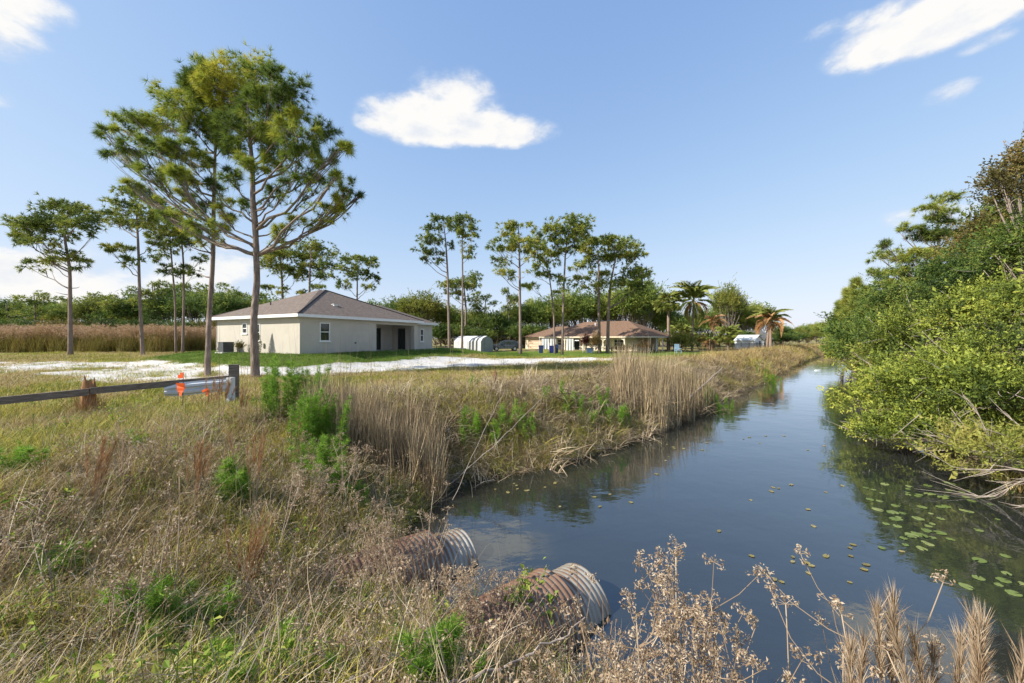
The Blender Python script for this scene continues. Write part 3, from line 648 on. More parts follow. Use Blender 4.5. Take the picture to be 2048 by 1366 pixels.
# ------------------------------------------------------------------ rail fence, guard rail, ribbons, stump
WOODG = mat('wood_grey', (.11,.09,.072), .95, .1, noise=(5, (.25,.21,.17), 6, (1,1,6)), bump=(12, .7, (1,1,8), .02))
WOODR = mat('wood_red', (.22,.105,.05), .95, .1, noise=(9, (.36,.20,.10), 5, (1,1,.2)), bump=(14, .8, (1,1,.15), .02))
GALV = mat('guard_white', (.66,.67,.68), .45, .4, noise=(4, (.55,.56,.57), 4, (1,1,1)))
def splinter_post(mb, o, r, h, rs, taper=.85):
    n = 14; th = np.linspace(0, 2*np.pi, n, endpoint=False); zs = [-.3,.0,h*.35,h*.7]; V = []
    for z in zs: k = 1-(1-taper)*max(z, 0)/h; V += [o+(r*k*(1+.12*math.sin(5*t+z*3))*math.cos(t), r*k*(1+.1*math.cos(3*t+z))*math.sin(t), z) for t in th]
    V += [o+(r*taper*math.cos(t)*.9, r*taper*math.sin(t)*.9, h*(rs.uniform(.72,1.02) if i % 2 else rs.uniform(.7,.85))) for i, t in enumerate(th)]
    m = len(zs)+1; Q = [[i*n+j, i*n+(j+1)%n, (i+1)*n+(j+1)%n, (i+1)*n+j] for i in range(m-1) for j in range(n)]
    V.append(o+(0,0,h*.66)); T = [[(m-1)*n+j, (m-1)*n+(j+1)%n, m*n] for j in range(n)]; mb.add(V, T, Q)
def fences():
    rs = random.Random(3)
    A = P(468, 800, 11.6); A[2] = gz(A[0], A[1]); B = P(178, 832, 9.3); B[2] = gz(B[0], B[1])
    f = thing('rail_fence', 'weathered grey wooden post and rail fence at the edge of the lot', 'fence', A)
    h = P(0, 729, A[1])[2]-A[2]
    m = MB(); m.box(A+(0,0,h/2-.15), [.115,.115,h/2+.15], [[.9,.44,0],[-.44,.9,0],[0,0,1]]); m.build('post', WOODG, f)
    m = MB(); splinter_post(m, B, .14, (P(0,752,9.3)[2]-B[2])*1.08, rs); p = m.build('post', WOODR, f); p['label'] = 'broken splintered reddish fence post wrapped in dry grass'
    r1 = P(462,756,11.5); r2 = P(180,782,9.2); r3 = P(0,800,8.2); r4 = P(-240,826,7.2)
    for a, b in ((r1, r2), (r2+(-.02,0,-.02), r4)):
        d = unit(b-a); n = unit(np.cross(d, [0,0,1])); m = MB(); ax = [d, n, np.cross(n, d)]
        m.box((a+b)/2, [np.linalg.norm(b-a)/2, .045, .082], ax); m.build('rail', WOODG, f)
    D0 = P(-330, 850, 6.6); D0[2] = gz(D0[0], D0[1]); m = MB(); m.box(D0+(0,0,.4), [.1,.1,.65]); m.build('post', WOODG, f)
    # steel guard rail
    a = P(328, 779, 10.3); b = P(452, 781, 11.2); a[2] = gz(a[0], a[1])+.5; b[2] = gz(b[0], b[1])+.55
    g = thing('guard_rail', 'short white steel guard rail below the wooden fence rail', 'guard rail', b*[1,1,0]+[0,0,gz(b[0], b[1])])
    d = unit(b-a); n = unit(np.cross(d, [0,0,1]))
    prof = [(0.0,-.19),(.0,-.15),(-.07,-.12),(-.08,-.06),(0,-.02),(0,.02),(-.08,.06),(-.07,.12),(0,.15),(0,.19)]
    m = MB(); V = []; n0 = -n if n[1] > 0 else n
    L_ = np.linspace(0, 1, 7)
    for i, t in enumerate(L_):
        k = 1 if i > 0 else .7
        c = a+(b-a)*t
        for off in (0, .012): V += [c - n0*(x-off) + np.array([0,0,z*k]) for x, z in prof]
    N_ = len(prof)*2; Q = []
    for i in range(6):
        for j in range(len(prof)-1):
            q = i*N_+j; Q += [[q, q+1, q+N_+1, q+N_], [q+10, q+N_+10, q+N_+11, q+11]]
    m.add(V, Q=Q); m.build('beam', GALV, g)
    pb = P(458, 800, 11.2); pb[2] = gz(pb[0], pb[1]); m = MB(); m.box(pb+(0,0,.28), [.075,.012,.48]); m.box(pb+(.07,.07,.28), [.008,.07,.48]); m.box(pb+(0,.14,.28), [.075,.01,.48]); m.build('steel_post', GALV, g)
    m = MB(); p2 = P(395, 775, 10.9); m.tube([p2+(0,-.05,0), p2+(0,.06,0)], .03, 8); m.build('bolt', DARKF, g)
    ORG = mat('orange_tape', (.85,.13,.025), .5, .3)
    def ribbon(u, v, D, w, hgt, label, extra):
        c = P(u, v, D); c[2] -= 0; t = thing('orange_ribbon', label, 'ribbon', c, 'orange marker ribbons on the guard rail')
        m = MB(); s = np.linspace(0, 1, 6); V = []
        for i, q in enumerate(s):
            ww = w*(1-.75*q); V += [c+(-ww, .02*math.sin(q*9), hgt*(.5-q)), c+(ww, -.03*math.cos(q*7), hgt*(.5-q)), c+(-ww, .008+.02*math.sin(q*9), hgt*(.5-q)), c+(ww, .008-.03*math.cos(q*7), hgt*(.5-q))]
        Q = [];
        for i in range(5): b0 = i*4; Q += [[b0,b0+1,b0+5,b0+4],[b0+2,b0+6,b0+7,b0+3],[b0,b0+4,b0+6,b0+2],[b0+1,b0+3,b0+7,b0+5]]
        m.add(V, Q=Q); m.build('flag', ORG, t)
        if extra:
            m = MB(); e = c+(.0,.02,hgt*.5); m.box(e+(-.03,0,.17), [.055,.006,.045]); m.box(e+(.02,0,.2), [.04,.007,.07]); m.build('knot', ORG, t)
            m = MB(); m.tube([c+(.03,.03,-.55), e+(.03,.03,.26)], .008, 5); m.build('wire_stake', DARKF, t)
        else:
            m = MB(); m.box(c+(-.05,0,hgt*.4), [.09,.008,.03], [[.9,0,.44],[0,1,0],[-.44,0,.9]]); m.build('knot', ORG, t)
    ribbon(361, 779, 9.85, .13, .34, 'orange triangular ribbon on wire stake in front of guard rail', True)
    ribbon(414, 786, 10.4, .06, .2, 'small red orange ribbon tied near the middle of the guard rail', False)
    S = P(990, 772, 14.6); S[2] = gz(S[0], S[1]); m = MB(); splinter_post(m, S, .09, P(0,737,14.6)[2]-S[2], rs)
    tag(m.build('stub_post', WOODR, loc=S), 'short orange brown stub post at the top of the grassy bank', 'post')
fences()

# ------------------------------------------------------------------ culvert pipes
def steel_mat():
    m = mat('culvert_steel', (.30,.30,.28), .55, .4, .35); nt = m.node_tree; L = nt.links.new; b = nt.nodes['Principled BSDF']
    tc = nd(nt, 'ShaderNodeTexCoord'); n = nd(nt, 'ShaderNodeTexNoise', inp={'Scale': 2.6, 'Detail': 7.0, 'Roughness': .65}); L(tc.outputs['Object'], n.inputs['Vector'])
    at = nd(nt, 'ShaderNodeAttribute', attribute_name='rnd'); s = nd(nt, 'ShaderNodeMath', operation='ADD'); k = nd(nt, 'ShaderNodeMath', operation='MULTIPLY_ADD', inp={1: .9, 2: -.45}); L(n.outputs['Fac'], k.inputs[0]); L(k.outputs[0], s.inputs[0]); L(at.outputs['Fac'], s.inputs[1])
    r = nd(nt, 'ShaderNodeValToRGB'); e = r.color_ramp.elements; e.new(.35); e.new(.6)
    for i, (p, c) in enumerate(((.2,(.34,.33,.30)),(.36,(.27,.235,.185)),(.50,(.20,.115,.068)),(.8,(.125,.062,.042)))): e[i].position = p; e[i].color = (*c, 1)
    L(s.outputs[0], r.inputs[0]); L(r.outputs[0], b.inputs['Base Color'])
    mr = nd(nt, 'ShaderNodeMapRange', inp={1: .4, 2: .6, 3: .4, 4: 0.0}); L(s.outputs[0], mr.inputs[0]); L(mr.outputs[0], b.inputs['Metallic'])
    return m
STEEL = steel_mat()
def corrugated(E, d, r, L, a0, a1, pitch, amp, rust0, rust1, th=.012, cut=None):
    """corrugated shell ending at E, running back along -d; a0..a1 the arc in radians about the top"""
    d = unit(d); up = np.array([0,0,1.])-d*d[2]; up = unit(up); sd = np.cross(d, up)
    ns = int(L/pitch*6); na = 40; s = np.linspace(0, L, ns+1); th_ = np.linspace(a0, a1, na+1)
    S, TH = np.meshgrid(s, th_, indexing='ij'); V = []; A = []
    for off in (0, -th):
        rr = r+off+amp*np.cos(2*np.pi*S/pitch)
        ss = S if cut is None else S + cut(TH)*(1-S/L)
        V.append(E - ss[...,None]*d + rr[...,None]*(np.cos(TH)[...,None]*up+np.sin(TH)[...,None]*sd))
        A.append(rust0+(rust1-rust0)*np.clip(S/L, 0, 1) + .18*np.sin(2*np.pi*S/pitch+1.2) + .12*np.cos(TH))
    m = MB(); n1 = na+1
    i = np.arange(ns)[:,None]*n1; j = np.arange(na)[None,:]; q = np.stack([i+j, i+j+1, i+n1+j+1, i+n1+j], -1).reshape(-1,4); k = (ns+1)*n1
    rim = [[j, k+j, k+j+1, j+1] for j in range(na)]
    m.add(np.vstack([v.reshape(-1,3) for v in V]), Q=np.vstack([q, q[:,::-1]+k, rim]), rnd=np.concatenate([a.ravel() for a in A])); return m
def culvert(E, r, label, spin):
    E = np.array(E, float); d = np.array([math.sin(spin), math.cos(spin), -.05]); base = E-d*1.6
    c = thing('culvert_pipe', label, 'culvert', base, 'corrugated steel culverts under the road')
    corrugated(E, d, r, 2.6, -math.pi, math.pi, .075, .011, .34, 1.0).build('barrel', STEEL, c, True)
    corrugated(E+d*.55+(0,0,-.06), d, r*.90, .56, -.95, 1.4, .075, .011, .14, .26).build('galvanised_end', STEEL, c, True)
culvert((.50,4.62,-3.42), .52, 'nearer rusty corrugated culvert pipe half sunk in the canal', math.radians(50))
culvert((-1.22,5.65,-3.46), .52, 'farther rusty corrugated culvert pipe beside the dead weeds', math.radians(50))
# ------------------------------------------------------------------ trees
def needles(mb, C, Dr, n, length, width, spread, rng, base=None, droop=.25):
    """bursts of single-triangle needles at C pointing about Dr"""
    C = np.asarray(C, float); N = len(C); Dr = unit(Dr)
    d = Dr[:,None,:] + rng.normal(0, spread, (N,n,3)); d = unit(d)
    l = length*rng.uniform(.7, 1.15, (N,n,1)); tip = C[:,None,:]+d*l; tip[...,2] -= droop*length*rng.uniform(0, 1, (N,n))
    side = unit(np.cross(d, rng.normal(0, 1, (N,n,3))))*width/2
    V = np.stack([C[:,None,:]+side, C[:,None,:]-side+0*tip, tip], 2).reshape(-1,3)
    if base is None: base = rng.random(N)
    a = np.clip(base[:,None]+rng.normal(0, .12, (N,n)), 0, 1); A = np.repeat(a.reshape(-1), 3)
    mb.add(V, T=np.arange(len(V)).reshape(-1,3), rnd=A)
def leaves(mb, C, Nn, size, rng, base=None, asp=.5, jit=.17):
    C = np.asarray(C, float); N = len(C); Nn = unit(unit(Nn)+rng.normal(0, .6, (N,3)))
    t = unit(np.cross(Nn, rng.normal(0, 1, (N,3)))); b = np.cross(Nn, t); s = (size*rng.uniform(.65, 1.3, N))[:,None]
    V = np.stack([C-t*s*.5, C+b*s*asp*.5+Nn*s*.1, C+t*s*.5-Nn*s*.08, C-b*s*asp*.5+Nn*s*.1], 1).reshape(-1,3)
    k = np.arange(N)[:,None]*4; T = np.concatenate([k+[[0,2,1]], k+[[0,3,2]]], 1).reshape(-1,3)
    if base is None: base = rng.random(N)
    mb.add(V, T=T, rnd=np.repeat(np.clip(base+rng.normal(0, jit, N), 0, 1), 4))
def sprigs(mb, C, Nn, size, rng, base, m=6):
    """short leafy shoots: m leaves set alternately along a twig that grows outwards"""
    N = len(C); t = unit(unit(Nn)*.8+rng.normal(0, .6, (N,3))); sd = unit(np.cross(t, rng.normal(0, 1, (N,3)))); up = np.cross(sd, t); s = (size*np.exp(rng.normal(0, .3, N)))[:,None]
    for k in range(m):
        f = k/(m-1); sg = 1 if k % 2 else -1; o = C+t*s*(f*2.6-.6); ax = unit(t*(.45+.5*f)+sd*sg*(1-.7*f)+up*.25+rng.normal(0, .2, (N,3))); wd = unit(np.cross(ax, up+rng.normal(0, .35, (N,3)))); nn = np.cross(wd, ax); l = s*rng.uniform(.7, 1.15, (N,1))
        V = np.stack([o, o+ax*l*.5+wd*l*.25+nn*l*.07, o+ax*l-nn*l*.1, o+ax*l*.5-wd*l*.25+nn*l*.07], 1).reshape(-1,3); q = np.arange(N)[:,None]*4
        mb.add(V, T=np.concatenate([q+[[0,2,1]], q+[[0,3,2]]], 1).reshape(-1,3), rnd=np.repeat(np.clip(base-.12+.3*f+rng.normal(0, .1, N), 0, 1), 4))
    e = C+t*s*2.2; w = s*.03; V = np.stack([C-t*s*.8+sd*w, C-t*s*.8-sd*w, e], 1).reshape(-1,3); mb.add(V, T=np.arange(len(V)).reshape(-1,3), rnd=.15)
def bez(a, b, c, n=7):
    t = np.linspace(0, 1, n)[:,None]; return (1-t)**2*a+2*t*(1-t)*b+t*t*c
def pine(label, base, D, trunk, w0, w1, clusters, seed, tuft=None, fine=False, grow=1.0, near=False, name='slash_pine', group=None, ndl=None, z0=None, dens=1.0, depth=1.0, stubs=0):
    """trunk: list of (u, v) from the ground up at distance D; clusters: (u, v, ru, rv) needle masses, given real depth"""
    rng = np.random.default_rng(seed); px = D/FPX
    b = P(base[0], base[1], D); b[2] = gz(b[0], b[1]) if z0 is None else z0
    t = thing(name, label, 'tree', b, group)
    tp = [b-[0,0,.4]]+[P(u, v, D)+np.array([0, rng.normal(0, .15), 0]) for u, v in trunk[1:]]
    tp = np.array(tp); zz = np.linspace(tp[0,2], tp[-1,2], 26 if near else 14); tp = np.stack([np.interp(zz, tp[:,2], tp[:,k]) for k in range(3)], -1)
    f = np.linspace(0, 1, len(tp)); rad = np.interp(f, [0,.06,.18,.75,1], [w0*1.22,w0*.94,w0*.82,(w0*.42+w1*.5),w1*.8])*px/2*(1.0 if near else .76)
    m = MB()
    if near:
        sides = 20; m.tube(tp, rad, sides); V = m.V[0]; ax = np.repeat(tp, sides, 0); o = V[:len(ax)]-ax
        V[:len(ax)] += o*(rng.normal(0, .07, (len(ax),1)))
    else: m.tube(tp, rad, 8)
    m.build('trunk', BARK if near else BARKF, t, True)
    br = MB(); nd_ = MB(); T_ = []
    topz = tp[-1,2]
    for (u, v, ru, rv) in clusters:
        c = P(u, v, D); rx = ru*px*grow; rz = rv*px*grow; ry = max(rx, rz)*.9
        tx = np.interp(c[2], tp[:,2], tp[:,0]); lat = abs(c[0]-tx)
        c = P(u, v, D+depth*rng.uniform(-1, 1)*max(.35*lat+.8*rx, .3))
        az = c[2]-min(.35+.75*lat, 5.0)-.3*rz; az = np.clip(az, tp[0,2]+.45*(topz-tp[0,2]), topz-.1)
        a = np.array([np.interp(az, tp[:,2], tp[:,k]) for k in range(3)]); midp = a*.45+c*.55; midp[2] = a[2]+.30*(c[2]-a[2])
        pts = bez(a, midp, c-[0,0,.3*rz]); ln = np.linalg.norm(c-a); r0 = min((.010*ln+.022), w0*px*.22)
        pts[1:-1] += rng.normal(0, .02*ln, (len(pts)-2,3)); br.tube(pts, np.linspace(r0, r0*.3, len(pts)), 5)
        vol = (rx*ry*rz)**(1/3); n = max(30 if near else 8, int(dens*(84 if near else 44)*(rx*ry+rx*rz+ry*rz)/3/((.42 if near else .6)**2)*.55))
        ns = max(3, n//(12 if near else 6)); qs = unit(rng.normal(0, 1, (ns,3)))*(rng.random(ns)**.4)[:,None]; qs[:,2] = np.abs(qs[:,2])*np.where(rng.random(ns) < .7, 1, -1)
        q = qs[rng.integers(0, ns, n)]+rng.normal(0, .15 if near else .2, (n,3))
        pt = c+q*[rx, ry, rz]; pt += (np.sin(pt*5.1/max(rx,.6)+seed)*.12*rx)
        T_.append((pt, q*[1,1,1.0]+[0,0,.55]))
        if near:
            f = rng.uniform(.6, 1, 14); bp = np.stack([np.interp(f, np.linspace(0,1,len(pts)), pts[:,i]) for i in range(3)], -1)+rng.normal(0, .16, (14,3)); T_.append((bp, rng.normal(0,.5,(14,3))+[0,0,.8]))
        for k in rng.choice(n, min(n, 16 if near else 6), replace=False):
            s0 = pts[rng.integers(3, len(pts))]; e = pt[k]; br.tube(bez(s0, (s0+e)/2-[0,0,.12*np.linalg.norm(e-s0)], e, 4), [r0*.32, r0*.26, r0*.2, r0*.12], 4)
    for k in range(stubs):
        z = tp[0,2]+(topz-tp[0,2])*rng.uniform(.3, .6); a = np.array([np.interp(z, tp[:,2], tp[:,i]) for i in range(3)]); dr = unit(np.array([rng.choice([-1,1]), rng.normal(0,.5), .15])); br.tube([a, a+dr*.5, a+dr*rng.uniform(.6, 1.1)+[0,0,.1]], [.045,.035,.015], 5)
    pt = np.vstack([x[0] for x in T_]); dr = np.vstack([x[1] for x in T_])
    cl = fbm(pt[:,0]*1.0+pt[:,1]*.7, pt[:,2]+pt[:,1]*.4, 1.1, seed, 2); base = np.clip((cl-.5)*1.5+.42+rng.normal(0, .12, len(pt)), 0, 1)
    if near: needles(nd_, pt, dr, 28, .36, .02, .62, rng, base, .6)
    elif fine: needles(nd_, pt, dr, 20, .34, .03, .7, rng, base, .45)
    else: needles(nd_, pt, dr, 15, tuft or .46, (tuft or .46)*.17, .8, rng, base, .35)
    br.build('branches', BRANCH, t, True); nd_.build('crown', ndl or (NEEDLE if near else NEEDLE2), t)
    return t

pine('tall spreading pine with wide domed crown left of the stucco house', (512,757), 17.8,
     [(512,757),(507,650),(508,560),(507,480),(508,400),(506,330),(500,255),(492,190)], 15.5, 3.5,
     [(455,160,60,32),(510,160,55,34),(560,185,50,38),(410,160,45,30),(480,195,60,38),(535,225,48,40),(585,225,32,36),(595,265,36,30),(550,272,40,30),
      (640,262,36,28),(668,300,28,22),(640,315,30,18),(600,320,34,20),(545,318,28,22),(490,262,44,34),(445,225,48,34),(500,330,28,20),(470,300,32,24),(455,350,26,16),
      (580,365,22,12),(640,360,28,14),(672,352,22,14),(700,378,24,16),(690,408,28,12),(716,392,16,12),(650,420,16,10),(592,440,12,10),(560,458,9,7),
      (330,430,16,8),(400,445,18,10),(440,420,20,10),(372,395,26,12),(420,375,24,14),(262,372,18,10),(300,398,14,8),(350,350,30,14),(480,400,14,10),(555,385,14,9)],
     11, near=True, dens=.8, stubs=2)
pine('slimmer pine just left of the tall spreading pine, crown to the left', (414,757), 18.6,
     [(414,757),(418,640),(421,520),(424,400),(427,300),(430,215)], 10.5, 2.6,
     [(395,170,40,28),(360,190,42,28),(372,230,44,30),(335,245,44,26),(290,245,40,24),(245,255,34,20),(225,272,22,16),(270,290,34,18),(235,305,22,11),(320,300,36,18),(370,300,34,20),(415,260,36,26),(425,205,36,28),(410,320,28,16),
      (300,335,26,12),(350,330,24,12),(385,360,22,11),(455,270,26,20),(400,410,18,9),(430,460,18,9),(392,470,12,7),(455,435,16,9)], 12, near=True, dens=.8, stubs=2)
MIDG = 'pines standing on the lot'
pine('lone pine at far left with flat layered crown', (141,714), 40, [(141,714),(139,620),(135,540),(134,470),(132,420)], 11, 2,
     [(135,418,42,13),(100,432,32,14),(170,432,22,14),(62,452,30,18),(42,466,20,16),(110,458,34,12),(150,450,28,11),(185,470,10,6),(85,484,24,8),(130,512,26,8),(78,530,22,7),(100,522,14,6),(150,525,14,9),(60,478,18,8)], 21, grow=1.16, group=MIDG, stubs=3)
pine('leaning pine second from left above the plume grass', (286,702), 44, [(286,702),(283,600),(280,500),(276,420),(272,385)], 9, 2,
     [(278,398,34,20),(305,418,18,22),(245,418,26,16),(225,436,18,12),(255,448,28,12),(290,440,24,16),(240,498,22,9),(265,527,16,10),(310,478,10,9),(266,378,16,8),(228,505,12,6)], 22, grow=1.16, group=MIDG, stubs=1)
pine('thin pine in the close pair left of the near trunks, left one', (352,700), 48, [(352,700),(349,600),(343,520),(338,450)], 6, 1.6,
     [(325,452,24,16),(345,470,22,14),(328,495,22,11),(308,512,13,8),(338,540,18,9),(318,475,16,12),(360,478,10,8)], 23, grow=1.16, group=MIDG)
pine('thin pine in the close pair left of the near trunks, right one', (365,700), 48, [(365,700),(365,600),(366,520),(362,440)], 7, 1.6,
     [(362,436,28,14),(385,462,18,18),(355,470,18,12),(398,518,14,6),(370,543,18,9),(385,550,10,7),(375,490,14,10)], 24, grow=1.16, group=MIDG)
BK = 'pines showing above the stucco house roof'
pine('round crowned pine above the left roof slope of the stucco house', (565,700), 56, [(565,700),(565,600),(563,540),(560,505)], 9, 3,
     [(548,508,26,16),(578,512,26,16),(540,530,20,12),(590,535,18,12),(560,538,22,12),(595,556,12,7),(535,574,16,5),(568,580,12,6)], 25, grow=1.16, group=BK, ndl=NEEDLE2)
pine('broad crowned pine just left of the stucco house roof peak', (621,700), 56, [(621,700),(621,600),(623,540),(622,500)], 8, 3,
     [(620,492,24,10),(642,505,26,14),(606,515,22,14),(655,530,16,14),(628,535,24,12),(605,545,14,8),(650,552,16,8),(603,584,12,6),(640,578,14,5)], 26, grow=1.16, group=BK)
pine('small open pine right of the stucco house roof peak', (713,700), 56, [(713,700),(713,610),(714,560),(713,528)], 7, 2,
     [(713,520,26,9),(740,530,16,11),(693,535,18,10),(718,548,26,8),(746,560,12,8),(690,566,16,6),(735,575,12,5)], 27, grow=1.16, group=BK)
MG = 'tall pines in front of the brown roofed house'
pine('tall pine with a leaning top left of the white shelter', (899,698), 56, [(899,698),(896,560),(892,490),(887,445)], 8.5, 2,
     [(884,444,20,10),(868,458,18,10),(858,478,18,9),(905,452,16,11),(903,490,10,7),(846,500,16,8),(868,506,18,5),(852,519,13,6),(880,522,10,5),(872,482,14,8)], 31, grow=1.16, group=MG, stubs=1)
pine('tall straight thin crowned pine through the white shelter', (924,702), 54, [(924,702),(925,560),(924,480),(926,440)], 7, 1.5,
     [(928,442,22,10),(938,458,16,11),(918,455,16,10),(947,470,8,8),(930,475,14,8),(940,502,13,10),(935,515,8,5)], 32, grow=1.16, group=MG, stubs=3)
pine('short rounded pine behind the two tall trunks by the shelter', (930,700), 74, [(930,700),(932,620),(928,570)], 8, 3,
     [(945,556,20,10),(905,566,18,9),(925,570,22,10),(950,572,14,10),(890,575,12,8),(915,590,16,7)], 33, grow=1.16, group=MG)
pine('pine with tiered crown and side limbs standing on the sand edge', (1041,709), 44, [(1041,709),(1040,600),(1039,520),(1037,450)], 9, 2,
     [(1034,452,26,10),(1018,466,18,9),(1045,482,32,10),(1070,474,13,10),(1080,490,12,8),(990,490,17,7),(1012,496,18,7),(1060,494,20,8),(1003,522,17,10),(998,542,13,6),(1015,550,16,5),(1042,575,12,8),(1030,500,16,8)], 34, grow=1.16, group=MG, stubs=2)
pine('thin crooked pine leaning left beside the blue bins', (1110,705), 48, [(1110,705),(1107,620),(1100,560),(1090,510)], 6, 1.5,
     [(1083,503,24,11),(1098,518,20,9),(1068,515,15,11),(1075,546,18,6),(1104,550,18,6),(1070,576,13,5),(1085,530,16,7)], 35, grow=1.16, group=MG)
pine('tall full crowned pine right of the thin crooked pine', (1124,708), 46, [(1124,708),(1127,580),(1131,500),(1140,448)], 7.5, 2,
     [(1145,446,30,11),(1110,456,26,12),(1165,458,18,12),(1135,468,34,10),(1108,482,20,10),(1152,480,22,10),(1120,502,18,8),(1148,500,12,7),(1125,570,14,8),(1115,590,10,5)], 36, grow=1.16, group=MG, stubs=2)
pine('left trunk of the pine pair before the brown roof', (1199,704), 50, [(1199,704),(1198,600),(1197,530),(1193,495)], 10, 2,
     [(1190,486,24,10),(1168,500,22,11),(1195,508,24,12),(1178,526,22,9),(1165,562,18,10),(1200,548,20,9),(1155,532,12,8),(1185,575,16,8)], 37, grow=1.16, group=MG, stubs=1)
pine('right trunk of the pine pair before the brown roof, wide crown', (1215,704), 50, [(1215,704),(1218,610),(1222,560),(1235,500)], 11, 2,
     [(1220,484,30,9),(1250,492,28,11),(1270,515,18,14),(1242,515,26,14),(1282,545,14,9),(1258,548,24,11),(1228,566,28,10),(1268,572,22,11),(1290,560,14,8),(1215,520,18,12)], 38, grow=1.16, group=MG, dens=1.2)
pine('tall layered pine rising over the shrubs on the right bank', (1880,700), 25, [(1880,700),(1880,600),(1878,500),(1876,410)], 10, 2,
     [(1882,402,20,7),(1866,420,18,8),(1874,440,22,9),(1898,425,10,6),(1800,462,9,11),(1832,462,14,10),(1860,472,28,14),(1900,466,24,14),(1930,470,14,13),(1770,490,13,6),(1758,512,16,8),(1812,510,22,10),(1852,515,30,14),(1900,510,26,16),(1782,545,22,9),(1830,548,26,11),(1742,545,11,8),(1890,550,30,16),(1925,520,14,14),(1790,575,26,12),(1850,590,30,16)], 41, fine=True, grow=1.2, dens=3.6, depth=.8)

def crown_tree(label, c, rad, base, seed, leafm, nleaf, lsize, lobes=26, name='broadleaf_tree', group=None, trunk_r=.16, stems=1, cat='tree', gap=.0, flat_=.0, lobe_r=.36, up=.5, trunkm=None, bias=0.0):
    """leafy crown of many lobes, each a shell of leaves on its own branch"""
    rng = np.random.default_rng(seed); c = np.asarray(c, float); rad = np.asarray(rad, float); base = np.asarray(base, float)
    t = thing(name, label, cat, base, group)
    br = MB(); lf = MB(); q = unit(rng.normal(0, 1, (lobes,3))); q[:,2] = np.where(q[:,2] < -.35, -q[:,2]*.5, q[:,2]); q *= (rng.uniform(.45, 1, lobes)**.6)[:,None]*(1-lobe_r*.75)
    lc = c+q*rad; lr = lobe_r*rng.uniform(.7, 1.25, lobes); fork = base*.35+c*.65-[0,0,rad[2]*.55]; fork[2] = max(fork[2], base[2]+.3*(c[2]-base[2]))
    tr = MB()
    for k in range(stems):
        o = np.array([rng.normal(0, .12*stems), rng.normal(0, .12*stems), -.3]); e = fork+rng.normal(0, .25*(stems > 1), 3)*[1,1,.4]
        tr.tube(bez(base+o, (base+e)/2+rng.normal(0, .08, 3), e, 6), np.linspace(trunk_r, trunk_r*.6, 6), 7)
    tr.build('trunk', trunkm or BRANCH, t, True)
    if lsize < .105:                                                # near enough for bare twigs to show among the leaves
        tw = MB()
        for k in range(34):
            p = lc[rng.integers(lobes)]; o = p+unit(p-c)*rad*.12; q_ = unit(unit(p-c)+rng.normal(0, .7, 3)); e = o+q_*rad.mean()*rng.uniform(.18, .5); tw.tube(bez(o, (o+e)/2+rng.normal(0, .06, 3), e, 5), np.linspace(.012, .004, 5), 4)
        tw.build('twigs', TWIG, t)
    for p in lc: br.tube(bez(fork, (fork+p)/2+rng.normal(0, .12*rad[0], 3)+[0,0,-.05*rad[2]], p, 5), np.linspace(trunk_r*.4, trunk_r*.08, 5), 4)
    br.build('branches', trunkm or BRANCH, t, True)
    nleaf = nleaf//5; w = lr**2; cnt = rng.multinomial(nleaf, w/w.sum()); li = np.repeat(np.arange(lobes), cnt)
    d = unit(rng.normal(0, 1, (nleaf,3))); d[:,2] = np.where(d[:,2] < -.3, np.abs(d[:,2]), d[:,2]); rr = rng.uniform(.55, 1.12, nleaf)
    an = rng.uniform(.6, 1.5, (lobes,3)); d = d*an[li]
    d2 = d*(1+.34*np.sin(d[:,[1]]*9+li[:,None])*np.cos(d[:,[0]]*8+li[:,None]*2.3))
    p = lc[li]+d2*rr[:,None]*lr[li][:,None]*rad; nn = unit(d)+[0,0,up]; sp = rng.random(nleaf) < .14; p[sp] += unit(d[sp]+[0,0,.35])*(np.abs(rng.normal(0, .22, sp.sum()))*lr[li][sp]*2.2*rad.mean())[:,None]
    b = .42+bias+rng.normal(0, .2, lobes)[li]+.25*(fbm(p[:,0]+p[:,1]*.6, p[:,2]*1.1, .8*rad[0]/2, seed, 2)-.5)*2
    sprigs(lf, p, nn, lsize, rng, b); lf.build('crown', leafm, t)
    return t

# shrubs and trees crowding the right bank
def bank_base(x, y):
    p = np.array([.737,-.676])
    for k in range(60):
        if float(sdf(np.array([x]), np.array([y]))[0]) > .45: break
        x += p[0]*.15; y += p[1]*.15
    return np.array([x, y, gz(x, y)])
def bank_shrub(label, u, v, D, ru, rv, seed, leafm, n, ls, **kw):
    c = P(u, v, D); rx = ru*D/FPX; rz = rv*D/FPX; b = bank_base(c[0]+.4, c[1]-.2)
    return crown_tree(label, c, (rx, rx*.95, rz), b, seed, leafm, n, ls, group='shrubs and trees along the right bank', name=kw.pop('name', 'bank_shrub'), cat=kw.pop('cat', 'shrub'), **kw)
bank_shrub('big yellow green shrub hanging over the lily pads', 1985, 800, 10.6, 185, 150, 51, LEAF_A, 26000, .085, lobes=60, lobe_r=.25, stems=4, trunk_r=.07)
bank_shrub('yellow green shrub with a leafy point over open water', 1800, 800, 13.4, 100, 90, 52, LEAF_A, 14000, .095, lobes=44, lobe_r=.27, stems=3, trunk_r=.06)
bank_shrub('tall light green shrub against the right edge at eye level', 2010, 650, 12.2, 130, 105, 53, LEAF_A, 17000, .09, lobes=46, lobe_r=.26, stems=3, trunk_r=.08, bias=.0)
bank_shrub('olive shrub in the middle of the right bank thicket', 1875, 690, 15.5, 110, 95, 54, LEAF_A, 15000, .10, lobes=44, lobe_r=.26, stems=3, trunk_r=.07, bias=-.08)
bank_shrub('rounded green shrub half way along the right bank', 1762, 705, 20, 75, 80, 55, LEAF_B, 10000, .12, lobes=36, stems=3, trunk_r=.07)
